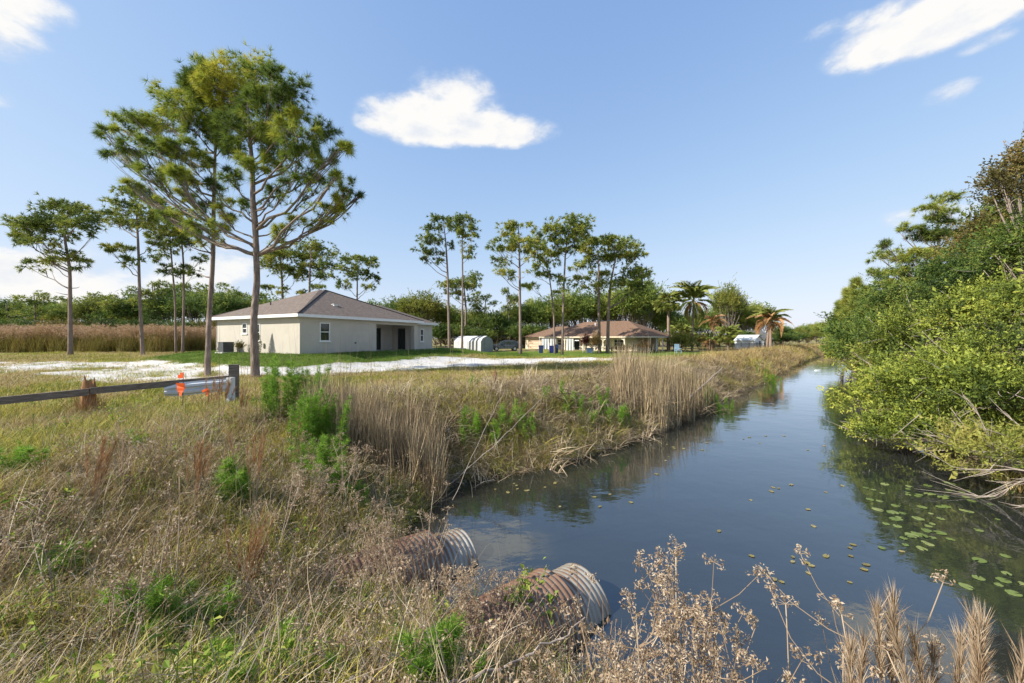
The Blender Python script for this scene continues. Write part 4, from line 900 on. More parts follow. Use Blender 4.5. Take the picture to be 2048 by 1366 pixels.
bank_shrub('green shrub overhanging the canal before the narrow stretch', 1712, 705, 27, 52, 68, 56, LEAF_B, 8000, .15, lobes=32, stems=3, trunk_r=.08, bias=.1)
bank_shrub('small bright shrub low over the canal, far down the right bank', 1690, 712, 35, 36, 42, 57, LEAF_A, 5000, .17, lobes=26, stems=2, trunk_r=.08)
bank_shrub('dense green shrub where the canal narrows', 1692, 670, 44, 38, 50, 58, LEAF_B, 6000, .20, lobes=28, stems=2, trunk_r=.1)
bank_shrub('farthest rounded shrub at the canal bend', 1676, 672, 58, 24, 36, 59, LEAF_D, 4000, .24, lobes=22, stems=2, trunk_r=.1)
bank_shrub('low pale leafy shrub trailing into the water at lower right', 2030, 925, 8.3, 130, 75, 60, LEAF_Y, 9000, .065, lobes=36, lobe_r=.28, stems=3, trunk_r=.04)
bank_shrub('leafy green tree behind the olive shrub on the right bank', 1815, 620, 22, 80, 70, 61, LEAF_B, 9000, .13, lobes=36, stems=2, trunk_r=.12, name='bank_tree', cat='tree', bias=.05)
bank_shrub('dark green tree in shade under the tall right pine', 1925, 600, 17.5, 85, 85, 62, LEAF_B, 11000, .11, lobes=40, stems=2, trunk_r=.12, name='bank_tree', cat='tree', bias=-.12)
bank_shrub('dark leafy tree at the right edge below the bronze tree', 2060, 530, 14.5, 105, 100, 63, LEAF_B, 12000, .10, lobes=44, stems=2, trunk_r=.12, name='bank_tree', cat='tree', bias=-.05)
bank_shrub('tall bronze leaved tree cut off by the right edge', 2085, 375, 15, 88, 120, 64, LEAF_C, 13000, .10, lobes=46, lobe_r=.24, stems=1, trunk_r=.2, name='bank_tree', cat='tree')
bank_shrub('low shrub with leaves touching the water below the leafy point', 1765, 868, 11.4, 66, 36, 65, LEAF_A, 5500, .075, lobes=30, lobe_r=.28, stems=3, trunk_r=.03)
bank_shrub('small gold tinged shrub among the green right bank shrubs', 1745, 745, 17.5, 48, 60, 66, LEAF_Y, 6000, .10, lobes=30, stems=3, trunk_r=.05, bias=.1)
bank_shrub('mid green shrub filling behind the lily pads', 1895, 870, 10.6, 100, 70, 67, LEAF_A, 9500, .08, lobes=40, lobe_r=.27, stems=3, trunk_r=.05)
bank_shrub('tall olive tree at the back of the thicket near the right edge', 1985, 500, 19, 75, 70, 68, LEAF_C, 8000, .12, lobes=36, stems=1, trunk_r=.15, name='bank_tree', cat='tree', bias=.1)
def casuarina(label, u, D, vtop, w, seed):
    rng = np.random.default_rng(seed); b = bank_base(*(P(u, 700, D)[:2]+[1.5,-.8])); b[0] = P(u, 700, D)[0]; b[1] = D; b[2] = gz(b[0], b[1]) if gz(b[0], b[1]) > -3 else -2.2
    t = thing('feathery_pine', label, 'tree', b, 'feathery pines on the right bank'); top = P(u-4, vtop, D); m = MB(); m.tube([b-[0,0,.3], (b+top)/2, top], [.14,.08,.02], 6); m.build('trunk', BRANCH, t, True)
    f = rng.random(700)**.8; c = b+(top-b)*(.15+.85*f)[:,None]; th = rng.random(700)*6.28; r = w*D/FPX*(1-f)**.6*rng.random(700)*(1+.45*np.sin(th*3+f*25)); p = c+np.stack([r*np.cos(th), r*np.sin(th), -.15*r], -1)
    m = MB(); needles(m, p, np.stack([np.cos(th), np.sin(th), .9+0*th], -1), 12, .75, .035, .3, rng, np.clip(rng.normal(.6,.2,700),0,1), .4); m.build('crown', NEEDLE2, t)
casuarina('tallest feathery upright pine on the right bank', 1716, 40, 558, 22, 71)
casuarina('feathery upright pine left of the tallest feathery one', 1700, 43, 578, 18, 72)
casuarina('shortest feathery pine, nearest the open sky', 1684, 47, 604, 15, 73)
casuarina('feathery upright pine right of the tallest feathery one', 1738, 38, 575, 22, 74)
bank_shrub('tall mid green tree rising behind the half way shrubs', 1762, 645, 30, 44, 48, 75, LEAF_B, 8000, .15, lobes=34, stems=1, trunk_r=.14, name='bank_tree', cat='tree', bias=.05)
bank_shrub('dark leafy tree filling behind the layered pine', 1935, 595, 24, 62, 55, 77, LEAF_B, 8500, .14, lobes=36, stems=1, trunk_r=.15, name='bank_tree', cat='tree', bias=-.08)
bank_shrub('mottled green tree under the bronze crown', 2040, 470, 19, 75, 75, 78, LEAF_B, 9000, .13, lobes=38, stems=1, trunk_r=.15, name='bank_tree', cat='tree', bias=.0)

# ------------------------------------------------------------------ palms
def frond_mesh(name, L, n, wid, droop, leafm, seed, fan=False):
    rng = np.random.default_rng(seed); m = MB(); s = np.linspace(0, 1, 9); xs = L*s*(1-.25*droop*s); zs = L*(.35*s-(.35+.75*droop)*s**2.2); sp = np.stack([xs, 0*s, zs], -1)
    m.tube(sp, np.linspace(.03, .008, 9), 4, rnd=.8); V = []; A = []
    for k in range(n):
        t = .18+.82*k/n if not fan else .55+.1*rng.random(); p = np.array([np.interp(t, s, sp[:,i]) for i in range(3)])
        for sd in (-1, 1):
            ll = wid*math.sin(math.pi*min(1, .15+.8*t))*rng.uniform(.8, 1.15) if not fan else wid*rng.uniform(.8, 1.1)
            a = (.55+.3*t)*(1 if not fan else rng.uniform(.1, 1.9)); dr = np.array([math.cos(a), sd*math.sin(a), -.25-.5*droop*rng.random()]); tip = p+unit(dr)*ll; md = p+unit(dr+[0,0,.25])*ll*.55; w = .045 if not fan else .055
            V += [p, md+[w,0,0], tip, md-[w,0,0]]; A += [min(1, max(0, .3+.5*t+rng.normal(0, .15)))]*4
    V = np.array(V); k = np.arange(len(V)//4)[:,None]*4; m.add(V, T=np.concatenate([k+[[0,1,2]], k+[[0,2,3]]], 1).reshape(-1,3), rnd=A)
    return m.mesh(name, leafm)
FR_G = frond_mesh('frond', 3.1, 44, .85, .75, PALMG, 1); FR_B = frond_mesh('frond', 3.0, 40, .8, .9, PALMB, 2); FR_F = frond_mesh('frond', 1.8, 26, .95, .6, PALMG, 3, True); FR_H = frond_mesh('frond', 2.2, 16, .8, 1.5, PALMB, 4)
def palm(label, u, v, D, vcrown, r, kinds, seed, name='palm_tree', lean=0, scale=1.0, twin=None):
    rng = random.Random(seed); b = P(u, v, D); b[2] = gz(b[0], b[1]); c = P(u+lean, vcrown, D)
    t = thing(name, label, 'palm', b, 'palms near the metal fence'); m = MB(); m.tube(bez(b-[0,0,.3], (b+c)/2-[.02*lean,0,0], c, 10), np.linspace(r*1.25, r*.8, 10)*(1+.06*np.sin(np.arange(10)*2.4)), 9); m.build('trunk', PALMT, t, True)
    if twin: b2 = b+[twin,.4,0]; m = MB(); m.tube(bez(b2-[0,0,.3], (b2+c)/2, c+[twin*.4,.2,-.3], 8), np.linspace(r*1.2, r*.8, 8), 9); m.build('trunk', PALMT, t, True)
    for me, n, lo, hi, sc in kinds:
        for k in range(n):
            o = bpy.data.objects.new('frond', me); COL.objects.link(o); o.parent = t; o.location = tuple(c-b)
            el = math.radians(rng.uniform(lo, hi)); o.rotation_euler = (rng.uniform(-.3, .3), -el, k*2*math.pi/n*1.0+rng.uniform(-.3, .3)); s = sc*scale*rng.uniform(.85, 1.12); o.scale = (s, s, s)
    return t
palm('cabbage palm with round fan crown beside the brown roof corner', 1337, 702, 58, 607, .22, [(FR_F, 38, -25, 80, 1.2), (FR_H, 6, -70, -30, .5)], 1)
palm('tall coconut palm with long drooping fronds', 1384, 703, 57, 604, .14, [(FR_G, 24, 5, 88, 1.25), (FR_G, 8, -50, -5, 1.15), (FR_B, 4, -40, 0, 1.1)], 2, lean=3)
palm('coconut palm with orange brown fronds right of the white shed', 1541, 697, 66, 645, .2, [(FR_G, 14, 35, 88, 1.15), (FR_B, 18, -20, 60, 1.15), (FR_H, 6, -60, -25, .8)], 3, twin=-.5)
palm('small browning palm behind the coconut palm', 1428, 700, 72, 645, .15, [(FR_B, 12, 0, 70, .85), (FR_H, 6, -60, -10, .8)], 4)
palm('short fan palm left of the white shed', 1456, 702, 66, 672, .2, [(FR_F, 30, -30, 80, 1.25), (FR_H, 8, -70, -20, .7)], 5)
palm('low bushy palm behind the metal fence', 1420, 703, 64, 680, .15, [(FR_G, 10, 20, 80, .7), (FR_H, 9, -40, 30, .8)], 6)
palm('shaggy palm clump between the two tall palms', 1362, 702, 66, 668, .15, [(FR_F, 22, 0, 80, 1.25), (FR_H, 9, -40, 40, .9)], 7)

# ------------------------------------------------------------------ far tree lines, copied from a few trees built once
def proto_pine(seed):
    rng = np.random.default_rng(seed); t = thing('far_pine', 'x', 'tree', (0,0,0)); H = 10.; m = MB(); tp = np.stack([np.linspace(0, rng.normal(0, .4), 8), np.linspace(0, rng.normal(0, .4), 8), np.linspace(-.4, H-.5, 8)], -1); m.tube(tp, np.linspace(.19, .05, 8), 6); m.build('trunk', BARKF, t, True)
    br = MB(); nl = MB(); n = rng.integers(12, 17)
    for k in range(n):
        z = H*rng.uniform(.52, .98); w = 2.6*math.sqrt(max(.08, 1-((z/H-.72)/.32)**2)); th = rng.random()*6.28; r = w*rng.uniform(.2, .85); c = np.array([r*math.cos(th), r*math.sin(th), z]); a = np.array([0,0,z-.5*r-.3]); br.tube(bez(a, (a+c)/2-[0,0,.15], c, 4), [.06,.045,.03,.015], 4)
        q = unit(rng.normal(0, 1, (26,3)))*(rng.random((26,1))**.5); p = c+q*[1.0,1.0,.5]; needles(nl, p, q+[0,0,.6], 10, .48, .10, .8, rng, np.clip(.45+rng.normal(0, .2)+rng.normal(0, .1, 26), 0, 1), .3)
    br.build('branches', BRANCH, t, True); nl.build('crown', NEEDLE2, t); return t
def proto_broad(seed, leafm, h, r, n, ls, bias=0): return crown_tree('x', (0,0,h*(.62 if h > 6.5 else .5)), (r, r, h*(.42 if h > 6.5 else .52)), (0,0,0), seed, leafm, n, ls, lobes=30, name='far_tree', trunk_r=.17, lobe_r=.30, bias=bias)
PROTO = {'p1': proto_pine(81), 'p2': proto_pine(82), 'p3': proto_pine(83), 'b1': proto_broad(84, LEAF_D, 8, 3.2, 10000, .19), 'b2': proto_broad(85, LEAF_D, 7, 3.6, 10000, .19, -.1), 'b3': proto_broad(86, LEAF_Y, 8, 3.4, 10000, .19, -.02), 'd1': proto_broad(87, LEAF_B, 6, 3.4, 10000, .19, -.05), 'd2': proto_broad(88, LEAF_C, 5, 3.0, 8000, .18, .1)}
PH = {'p1':10., 'p2':10., 'p3':10., 'b1':8.2, 'b2':7.2, 'b3':8.2, 'd1':6.2, 'd2':5.2}
PU = set(); PK = {k: list(o.children) for k, o in PROTO.items()}
WORD = {'p':'pine', 'b':'leafy tree', 'd':'dark rounded tree'}
def far(k, u, vtop, D, label, group, rs, wide=1.0):
    o = PROTO[k] if k not in PU else copy_tree(PROTO[k], None, PK[k]); PU.add(k)
    x = (u-1024)/FPX*D; z = gz(x, D)-.05; s = ((HOR-vtop)/FPX*D-z)/PH[k]; o.location = (x, D, z); o.rotation_euler = (0,0,rs.uniform(0, 6.28)); w = s*wide*rs.uniform(.9, 1.1); o.scale = (w, w, s); o['label'] = label; o['group'] = group
    ROWS.setdefault(label, []).append((u, o)); return o
ROWS = {}
def number_rows():
    ORD = 'first second third fourth fifth sixth seventh eighth ninth tenth eleventh twelfth thirteenth fourteenth fifteenth sixteenth seventeenth eighteenth nineteenth twentieth'.split()
    for lb, it in ROWS.items():
        if len(it) < 2: continue
        for k, (u, o) in enumerate(sorted(it, key=lambda q: q[0])): o['label'] = lb+', '+ORD[k]+' from the left'
def tree_lines():
    rs = random.Random(17)
    # behind the plume grass on the left
    g = 'trees behind the right bank thicket'
    for u, v, D, k in [(1705,650,52,'b1'),(1740,645,46,'b2'),(1790,640,42,'b1'),(1840,640,38,'b2'),(1900,632,36,'b1'),(1960,620,32,'b2'),(2020,600,30,'b1'),(2090,560,28,'b2')]: far(k, u, v, D, 'leafy tree at the back of the right bank thicket', g, rs, 1.3)
    g = 'trees behind the plume grass at left'; L_ = {'p':'pine in the row behind the plume grass at left', 'b':'leafy tree in the row behind the plume grass at left', 'd':'dark low tree just behind the plume grass at left'}
    far('p1', 75, 583, 78, 'flat topped pine standing above the far left tree row', g, rs, 1.1)
    far('p2', 238, 592, 80, 'spreading pine above the tree row between the two left pines', g, rs, 1.1)
    far('p3', 308, 556, 80, 'tall dark pine rising behind the thin pine pair', g, rs)
    for u, v, D, k in [(-60,615,85,'b2'),(-15,622,90,'b1'),(25,618,88,'p2'),(45,606,92,'b2'),(100,612,86,'b1'),(128,608,95,'p3'),(160,606,84,'b1'),(185,598,88,'p1'),(205,602,82,'b3'),(222,608,90,'b1'),(258,604,84,'b2'),(272,600,95,'p3'),(292,605,84,'b1'),(330,584,86,'p1'),(345,592,82,'b1'),(368,590,90,'p2'),(388,580,86,'p3'),(402,590,80,'b2'),(425,584,88,'p1'),(445,590,84,'b1'),(462,588,90,'p2'),(482,600,86,'b2'),(505,598,92,'b1'),(530,600,90,'p3'),(555,605,88,'b2')]:
        far(k, u, v-(16 if k[0] == 'p' else 7), D, L_[k[0]], g, rs, 1.0 if k[0] == 'p' else 1.1)
    for u in range(-50, 470, 36): far('d2' if rs.random() < .3 else 'd1', u+rs.uniform(-8,8), 636+rs.uniform(-6,8), 70+rs.uniform(-2,4), L_['d'], g, rs, 1.4)
    # between the stucco house and the brown one
    g = 'trees between the two houses'; L_ = {'p':'pine among the trees between the two houses', 'b':'leafy tree among those between the two houses', 'd':'dark low tree at the foot of the trees between the houses'}
    far('b3', 846, 588, 78, 'large yellow green tree right of the stucco house roof', g, rs, 1.35)
    far('b1', 802, 596, 84, 'green tree touching the right slope of the stucco roof', g, rs, 1.2)
    far('p2', 962, 584, 76, 'bushy pine above the white shelter', g, rs, 1.1)
    far('p3', 1020, 572, 82, 'slender pine left of the tiered pine', g, rs, .7)
    far('d1', 985, 618, 74, 'dark dome shaped tree behind the grey roofed house', g, rs, 1.3)
    for u, v, D, k in [(770,604,88,'b2'),(825,604,92,'b1'),(880,612,84,'b2'),(900,622,80,'b3'),(922,625,78,'b1'),(945,618,82,'b3'),(1005,625,86,'b1'),(1035,612,88,'b3'),(1055,606,84,'b1'),(1072,596,90,'p1'),(1088,600,86,'b2'),(1105,592,88,'p2')]: far(k, u, v, D, L_[k[0]], g, rs, 1.2)
    for u in (872,890,910,960,1022,1048,1066): far('d1', u, 650+rs.uniform(-8,6), 71+rs.uniform(-2,4), L_['d'], g, rs, 1.4)
    # behind the brown house
    g = 'trees behind the brown roofed house'; L_ = {'p':'pine in the row behind the brown roofed house', 'b':'leafy tree in the row behind the brown roofed house', 'd':'dark low tree in the row behind the brown roofed house'}
    far('b1', 1285, 560, 84, 'large dark leafy tree right of the pine pair', g, rs, 1.0)
    far('b2', 1258, 575, 86, 'broad leafy tree under the wide crowned pine', g, rs, 1.1)
    for u, v, D, k in [(1122,604,86,'b3'),(1140,592,92,'b1'),(1160,585,88,'b2'),(1178,588,94,'b1'),(1200,592,88,'b3'),(1222,585,92,'b1'),(1240,590,88,'b2'),(1300,600,88,'b1'),(1318,618,90,'b2'),(1100,612,84,'b1')]: far(k, u, v, D, L_[k[0]], g, rs, 1.2)
    # behind the fence and palms
    g = 'trees behind the palms and fence'; L_ = {'p':'pine in the row behind the palms', 'b':'leafy tree in the row behind the palms', 'd':'dark low bush in the row behind the palms'}
    far('b3', 1458, 572, 80, 'tall light green tree between the palms and white shed', g, rs, .8)
    far('p1', 1462, 586, 86, 'thin topped pine behind the light green tree', g, rs, .9)
    for u, v, D, k in [(1335,632,86,'b2'),(1355,628,88,'b1'),(1375,636,84,'b2'),(1400,626,90,'b1'),(1418,630,86,'b2'),(1440,612,88,'b1'),(1478,606,86,'b1'),(1496,610,88,'b2'),(1512,614,92,'p2'),(1520,626,90,'b1'),(1560,652,95,'b2'),(1575,658,110,'b1'),(1590,656,130,'b3'),(1606,652,140,'b1'),(1622,648,150,'b2'),(1638,646,150,'b1'),(1655,644,150,'b2'),(1598,662,120,'d1'),(1614,664,125,'d2'),(1633,662,120,'b3'),(1650,660,125,'d1'),(1668,655,120,'b1')]: far(k, u, v, D, L_[k[0]], g, rs, 1.3)
    for u in (1328,1345,1372,1395,1412,1436,1470,1488,1552,1566): far('d2' if u % 2 else 'd1', u, 664+rs.uniform(-6,8), 72+rs.uniform(-2,4), L_['d'], g, rs, 1.35)
    number_rows()
    for k in PROTO:
        if k not in PU: raise RuntimeError(k)
tree_lines()
crown_tree('pale silvery bush on the lawn left of the coconut palm', P(1360,688,57), (2.0,1.8,1.6), (P(1360,700,57)[0],57,-1.95), 90, LEAF_Y, 3500, .2, name='garden_bush', cat='bush', stems=3, trunk_r=.05)
crown_tree('dark red leaved bush by the brown house wall', P(1171,688,50), (.75,.7,1.0), (P(1171,700,50)[0],50,gz(P(1171,700,50)[0],50)), 91, foliage('leaf_red', [(.06,.015,.015),(.12,.025,.02),(.2,.04,.03)], .3), 1500, .13, name='garden_bush', cat='bush', stems=3, trunk_r=.04)
crown_tree('orange brown bush left of the pine pair', P(1192,688,49), (.8,.7,1.1), (P(1192,702,49)[0],49,gz(P(1192,702,49)[0],49)), 92, PALMB, 1500, .14, name='garden_bush', cat='bush', stems=3, trunk_r=.04)
crown_tree('orange tinged bush by the porch posts of the brown house', P(1287,694,51), (1.0,.8,.7), (P(1287,703,51)[0],51,gz(P(1287,703,51)[0],51)), 93, PALMB, 1500, .14, name='garden_bush', cat='bush', stems=3, trunk_r=.04)
crown_tree('low brown hedge under the cream wall of the brown house', P(1240,699,52), (2.6,.7,.45), (P(1240,703,52)[0],52,gz(P(1240,703,52)[0],52)), 94, LEAF_C, 2200, .14, name='garden_bush', cat='hedge', stems=4, trunk_r=.03)
_b = Frame((*HC,-1.1), HR, HL).w((-.55,6.3,.0)); crown_tree('small dark shrub beside the air conditioner', _b+[0,0,.35], (.28,.28,.4), _b-[0,0,.15], 95, LEAF_C, 700, .08, name='garden_shrub', cat='shrub', stems=3, trunk_r=.02)
def hidden_cypress():
    b = np.array([-18.35, 26.85, 0]); b[2] = gz(b[0], b[1]); rng = np.random.default_rng(5)
    t = thing('slim_conifer', 'slim conical shrub by the lit house wall, half hidden by the big trunk', 'shrub', b); m = MB(); m.tube([b-[0,0,.2], b+[0,0,1.6]], [.04,.015], 5); m.build('trunk', BRANCH, t)
    f = rng.random(1800); th = rng.random(1800)*6.28; r = .40*np.sqrt(rng.random(1800))*np.where(f < .3, .8+f*.6, (1-f)**.8*1.3); p = b+np.stack([r*np.cos(th), r*np.sin(th), .1+2.1*f], -1); m = MB(); leaves(m, p, p-b, .09, rng); m.build('crown', LEAF_B, t)
hidden_cypress()

# ------------------------------------------------------------------ grasses: small meshes scattered as one mass per kind
def blades(mb, n, rad, l0, l1, w, lean, curl, rng, flatn=0.0, seg=3, base=None, zlo=0.0):
    """n curved strips rooted in a disc"""
    r = rad*np.sqrt(rng.random(n)); th = rng.random(n)*2*np.pi; o = np.stack([r*np.cos(th), r*np.sin(th), np.full(n, zlo)], -1)
    az = rng.random(n)*2*np.pi; ln = rng.uniform(l0, l1, n); le = np.abs(rng.normal(lean, .25, n)); cu = rng.uniform(.2, 1, n)*curl
    h = np.stack([np.cos(az), np.sin(az)], -1); sd = np.stack([-np.sin(az), np.cos(az), np.zeros(n)], -1); V = []
    p = o.copy(); ang = le.copy(); P_ = [p.copy()]
    for k in range(seg):
        st = ln/seg; p = p+np.concatenate([h*(np.sin(ang)*st)[:,None], (np.cos(ang)*st*(1-flatn))[:,None]], 1); P_.append(p.copy()); ang = np.minimum(ang+cu/seg*1.6, 2.6)
    for k, q in enumerate(P_):
        ww = (w*(1-.93*(k/seg)**1.5)/2); V += [q-sd*ww, q+sd*ww]
    V = np.stack(V, 1); m = (seg+1)*2; k0 = np.arange(n)[:,None,None]*m; j = np.arange(seg)[None,:,None]*2; Q = (k0+j+np.array([0,1,3,2])).reshape(-1,4)
    b = rng.random(n) if base is None else np.clip(rng.normal(base, .2, n), 0, 1)
    mb.add(V.reshape(-1,3), Q=Q, rnd=np.repeat(b, m))
def proto(name, mats_fn, mat_): m = MB(); mats_fn(m); o = bpy.data.objects.new(name, m.mesh(name, mat_)); return o
rg = np.random.default_rng(99)
def mk_plume(m, n, h, rad, stalkw=.012):
    blades(m, n, rad, h*.7, h, stalkw, .06, .25, rg, seg=4, base=.35)
G = {
 'green1': proto('grass_tuft', lambda m: blades(m, 46, .16, .14, .36, .007, .35, 1.1, rg), GRASSG),
 'green2': proto('grass_tuft', lambda m: blades(m, 40, .2, .2, .5, .008, .6, 1.5, rg), GRASSG),
 'dry1': proto('dry_tuft', lambda m: blades(m, 50, .2, .18, .46, .0055, .55, 1.6, rg), GRASSD),
 'dry2': proto('dry_tuft', lambda m: blades(m, 40, .22, .3, .62, .005, .8, 1.3, rg, seg=4), GRASSD),
 'thatch': proto('thatch', lambda m: blades(m, 60, .3, .2, .5, .006, 1.25, .9, rg, flatn=.3, zlo=.03), THATCH),
 'stems': proto('dry_stems', lambda m: blades(m, 16, .2, .4, .85, .006, .35, .9, rg, seg=5), STEM),
 'tangle': proto('dry_tangle', lambda m: blades(m, 22, .25, .3, .7, .005, .95, 2.2, rg, seg=6, zlo=.05), STEM),
 'reed': proto('reed_stems', lambda m: blades(m, 13, .2, 1.3, 2.0, .021, .05, .14, rg, seg=4), REED),
 'reedtall': proto('reed_stems', lambda m: blades(m, 2, .2, 2.1, 2.9, .011, .05, .12, rg, seg=4), REED),
 'reedbent': proto('reed_stems', lambda m: blades(m, 10, .25, .8, 1.5, .011, .35, .7, rg, seg=4), REED),
 'tall': proto('tall_grass', lambda m: blades(m, 70, .7, 1.7, 3.0, .035, .12, .5, rg, seg=3, base=.4), TALLG),
 'farclump': proto('bank_grass', lambda m: blades(m, 50, .35, .3, .8, .016, .5, 1.4, rg), GRASSD),
 'farclump2': proto('bank_grass', lambda m: blades(m, 50, .35, .25, .7, .018, .5, 1.4, rg), GRASSG),
 'farthatch': proto('bank_grass', lambda m: blades(m, 50, .4, .3, .7, .016, 1.1, 1.0, rg, flatn=.3, zlo=.05), THATCH),
 'lawn': proto('lawn_tuft', lambda m: blades(m, 44, .3, .05, .11, .010, .5, .8, rg, seg=2), LAWNB),
 'field': proto('field_tuft', lambda m: blades(m, 40, .25, .06, .17, .009, .6, 1.1, rg, seg=2), GRASSG),
 'fieldd': proto('field_tuft', lambda m: blades(m, 40, .25, .06, .2, .008, .8, 1.1, rg, seg=2), GRASSD),
}
def _plume(m):
    C = np.array([[rg.normal(0,.5), rg.normal(0,.5), rg.uniform(2.3,3.2)] for _ in range(16)])
    needles(m, np.repeat(C, 3, 0)+rg.normal(0, .07, (48,3))*[1,1,2], np.tile([[.5,0,1.]], (48,1)), 7, .34, .03, .4, rg, np.clip(rg.normal(.6,.2,48),0,1), .7)
G['plume'] = proto('plume', _plume, PLUME)
def _weedleaf(m):
    for k in range(9):
        o = np.array([rg.normal(0,.09), rg.normal(0,.09), 0]); h = rg.uniform(.1,.42); m.tube([o, o+[rg.normal(0,.04), rg.normal(0,.04), h]], [.003,.002], 3, rnd=.2)
        n = 6; p = o+np.stack([rg.normal(0,.03,n), rg.normal(0,.03,n), rg.uniform(.4,1.05,n)*h], -1); leaves(m, p, np.tile([0,0,1.], (n,1)), .045, rg, None, .5)
G['weed'] = proto('leafy_weed', _weedleaf, WEEDG)
def _fluff(m):
    n = 22
    for k in range(n):
        o = np.array([rg.normal(0,.2), rg.normal(0,.2), 0]); h = rg.uniform(.25,.6); t = o+[rg.normal(0,.12), rg.normal(0,.12), h]; m.tube([o, (o+t)/2+rg.normal(0,.03,3), t], [.003,.0025,.002], 3, rnd=.4)
        leaves(m, t+rg.normal(0,.02,(7,3)), rg.normal(0,1,(7,3)), .028, rg, None, .5)
G['fluff'] = proto('seedy_stems', _fluff, SEED)
def scatter(name, label, pts, kinds, rng, smin=.8, smax=1.25, tilt=.15, cat=None):
    """one geometry-nodes object: kinds = list of (proto key, share array or float)"""
    N = len(pts); K = [k for k, _ in kinds]; W = np.stack([np.broadcast_to(np.asarray(w, float), (N,)) for _, w in kinds], 1); W = np.maximum(W, 1e-6); W /= W.sum(1, keepdims=True)
    idx = (rng.random((N,1)) > np.cumsum(W, 1)).sum(1).clip(0, len(K)-1)
    me = bpy.data.meshes.new(name); me.vertices.add(N); me.vertices.foreach_set('co', pts.astype(np.float32).ravel())
    a = me.attributes.new('kind_index', 'INT', 'POINT'); a.data.foreach_set('value', idx.astype(np.int32))
    rot = np.stack([rng.normal(0, tilt, N), rng.normal(0, tilt, N), rng.random(N)*6.283], -1); a = me.attributes.new('turn', 'FLOAT_VECTOR', 'POINT'); a.data.foreach_set('vector', rot.astype(np.float32).ravel())
    a = me.attributes.new('size', 'FLOAT', 'POINT'); a.data.foreach_set('value', rng.uniform(smin, smax, N).astype(np.float32))
    o = bpy.data.objects.new(name, me); COL.objects.link(o); kind(o, 'stuff', label)
    ng = bpy.data.node_groups.new(name, 'GeometryNodeTree'); ng.interface.new_socket('Geometry', in_out='INPUT', socket_type='NodeSocketGeometry'); ng.interface.new_socket('Geometry', in_out='OUTPUT', socket_type='NodeSocketGeometry')
    gi = ng.nodes.new('NodeGroupInput'); go = ng.nodes.new('NodeGroupOutput'); jn = ng.nodes.new('GeometryNodeJoinGeometry'); L = ng.links.new
    def na(nm, dt): n = ng.nodes.new('GeometryNodeInputNamedAttribute'); n.data_type = dt; n.inputs[0].default_value = nm; return n.outputs[0]
    ki = na('kind_index', 'INT'); tu = na('turn', 'FLOAT_VECTOR'); sz = na('size', 'FLOAT')
    for k, key in enumerate(K):
        cp = ng.nodes.new('FunctionNodeCompare'); cp.data_type = 'INT'; cp.operation = 'EQUAL'; L(ki, cp.inputs[2]); cp.inputs[3].default_value = k
        ip = ng.nodes.new('GeometryNodeInstanceOnPoints'); oi = ng.nodes.new('GeometryNodeObjectInfo'); oi.inputs[0].default_value = G[key]; oi.inputs['As Instance'].default_value = True
        L(gi.outputs[0], ip.inputs['Points']); L(cp.outputs[0], ip.inputs['Selection']); L(oi.outputs['Geometry'], ip.inputs['Instance']); L(tu, ip.inputs['Rotation']); L(sz, ip.inputs['Scale']); L(ip.outputs[0], jn.inputs[0])
    L(jn.outputs[0], go.inputs[0]); md = o.modifiers.new('scatter', 'NODES'); md.node_group = ng
    return o
def area(x0, x1, y0, y1, dens, rng, keep):
    n = int((x1-x0)*(y1-y0)*dens); x = rng.uniform(x0, x1, n); y = rng.uniform(y0, y1, n); k = keep(x, y); x = x[k]; y = y[k]; return np.stack([x, y, ground(x, y)], -1)
def inview(x, y, m=120): u = 1024+x/np.maximum(y, .05)*FPX; return (y > .6) & (u > -m) & (u < 2048+m)

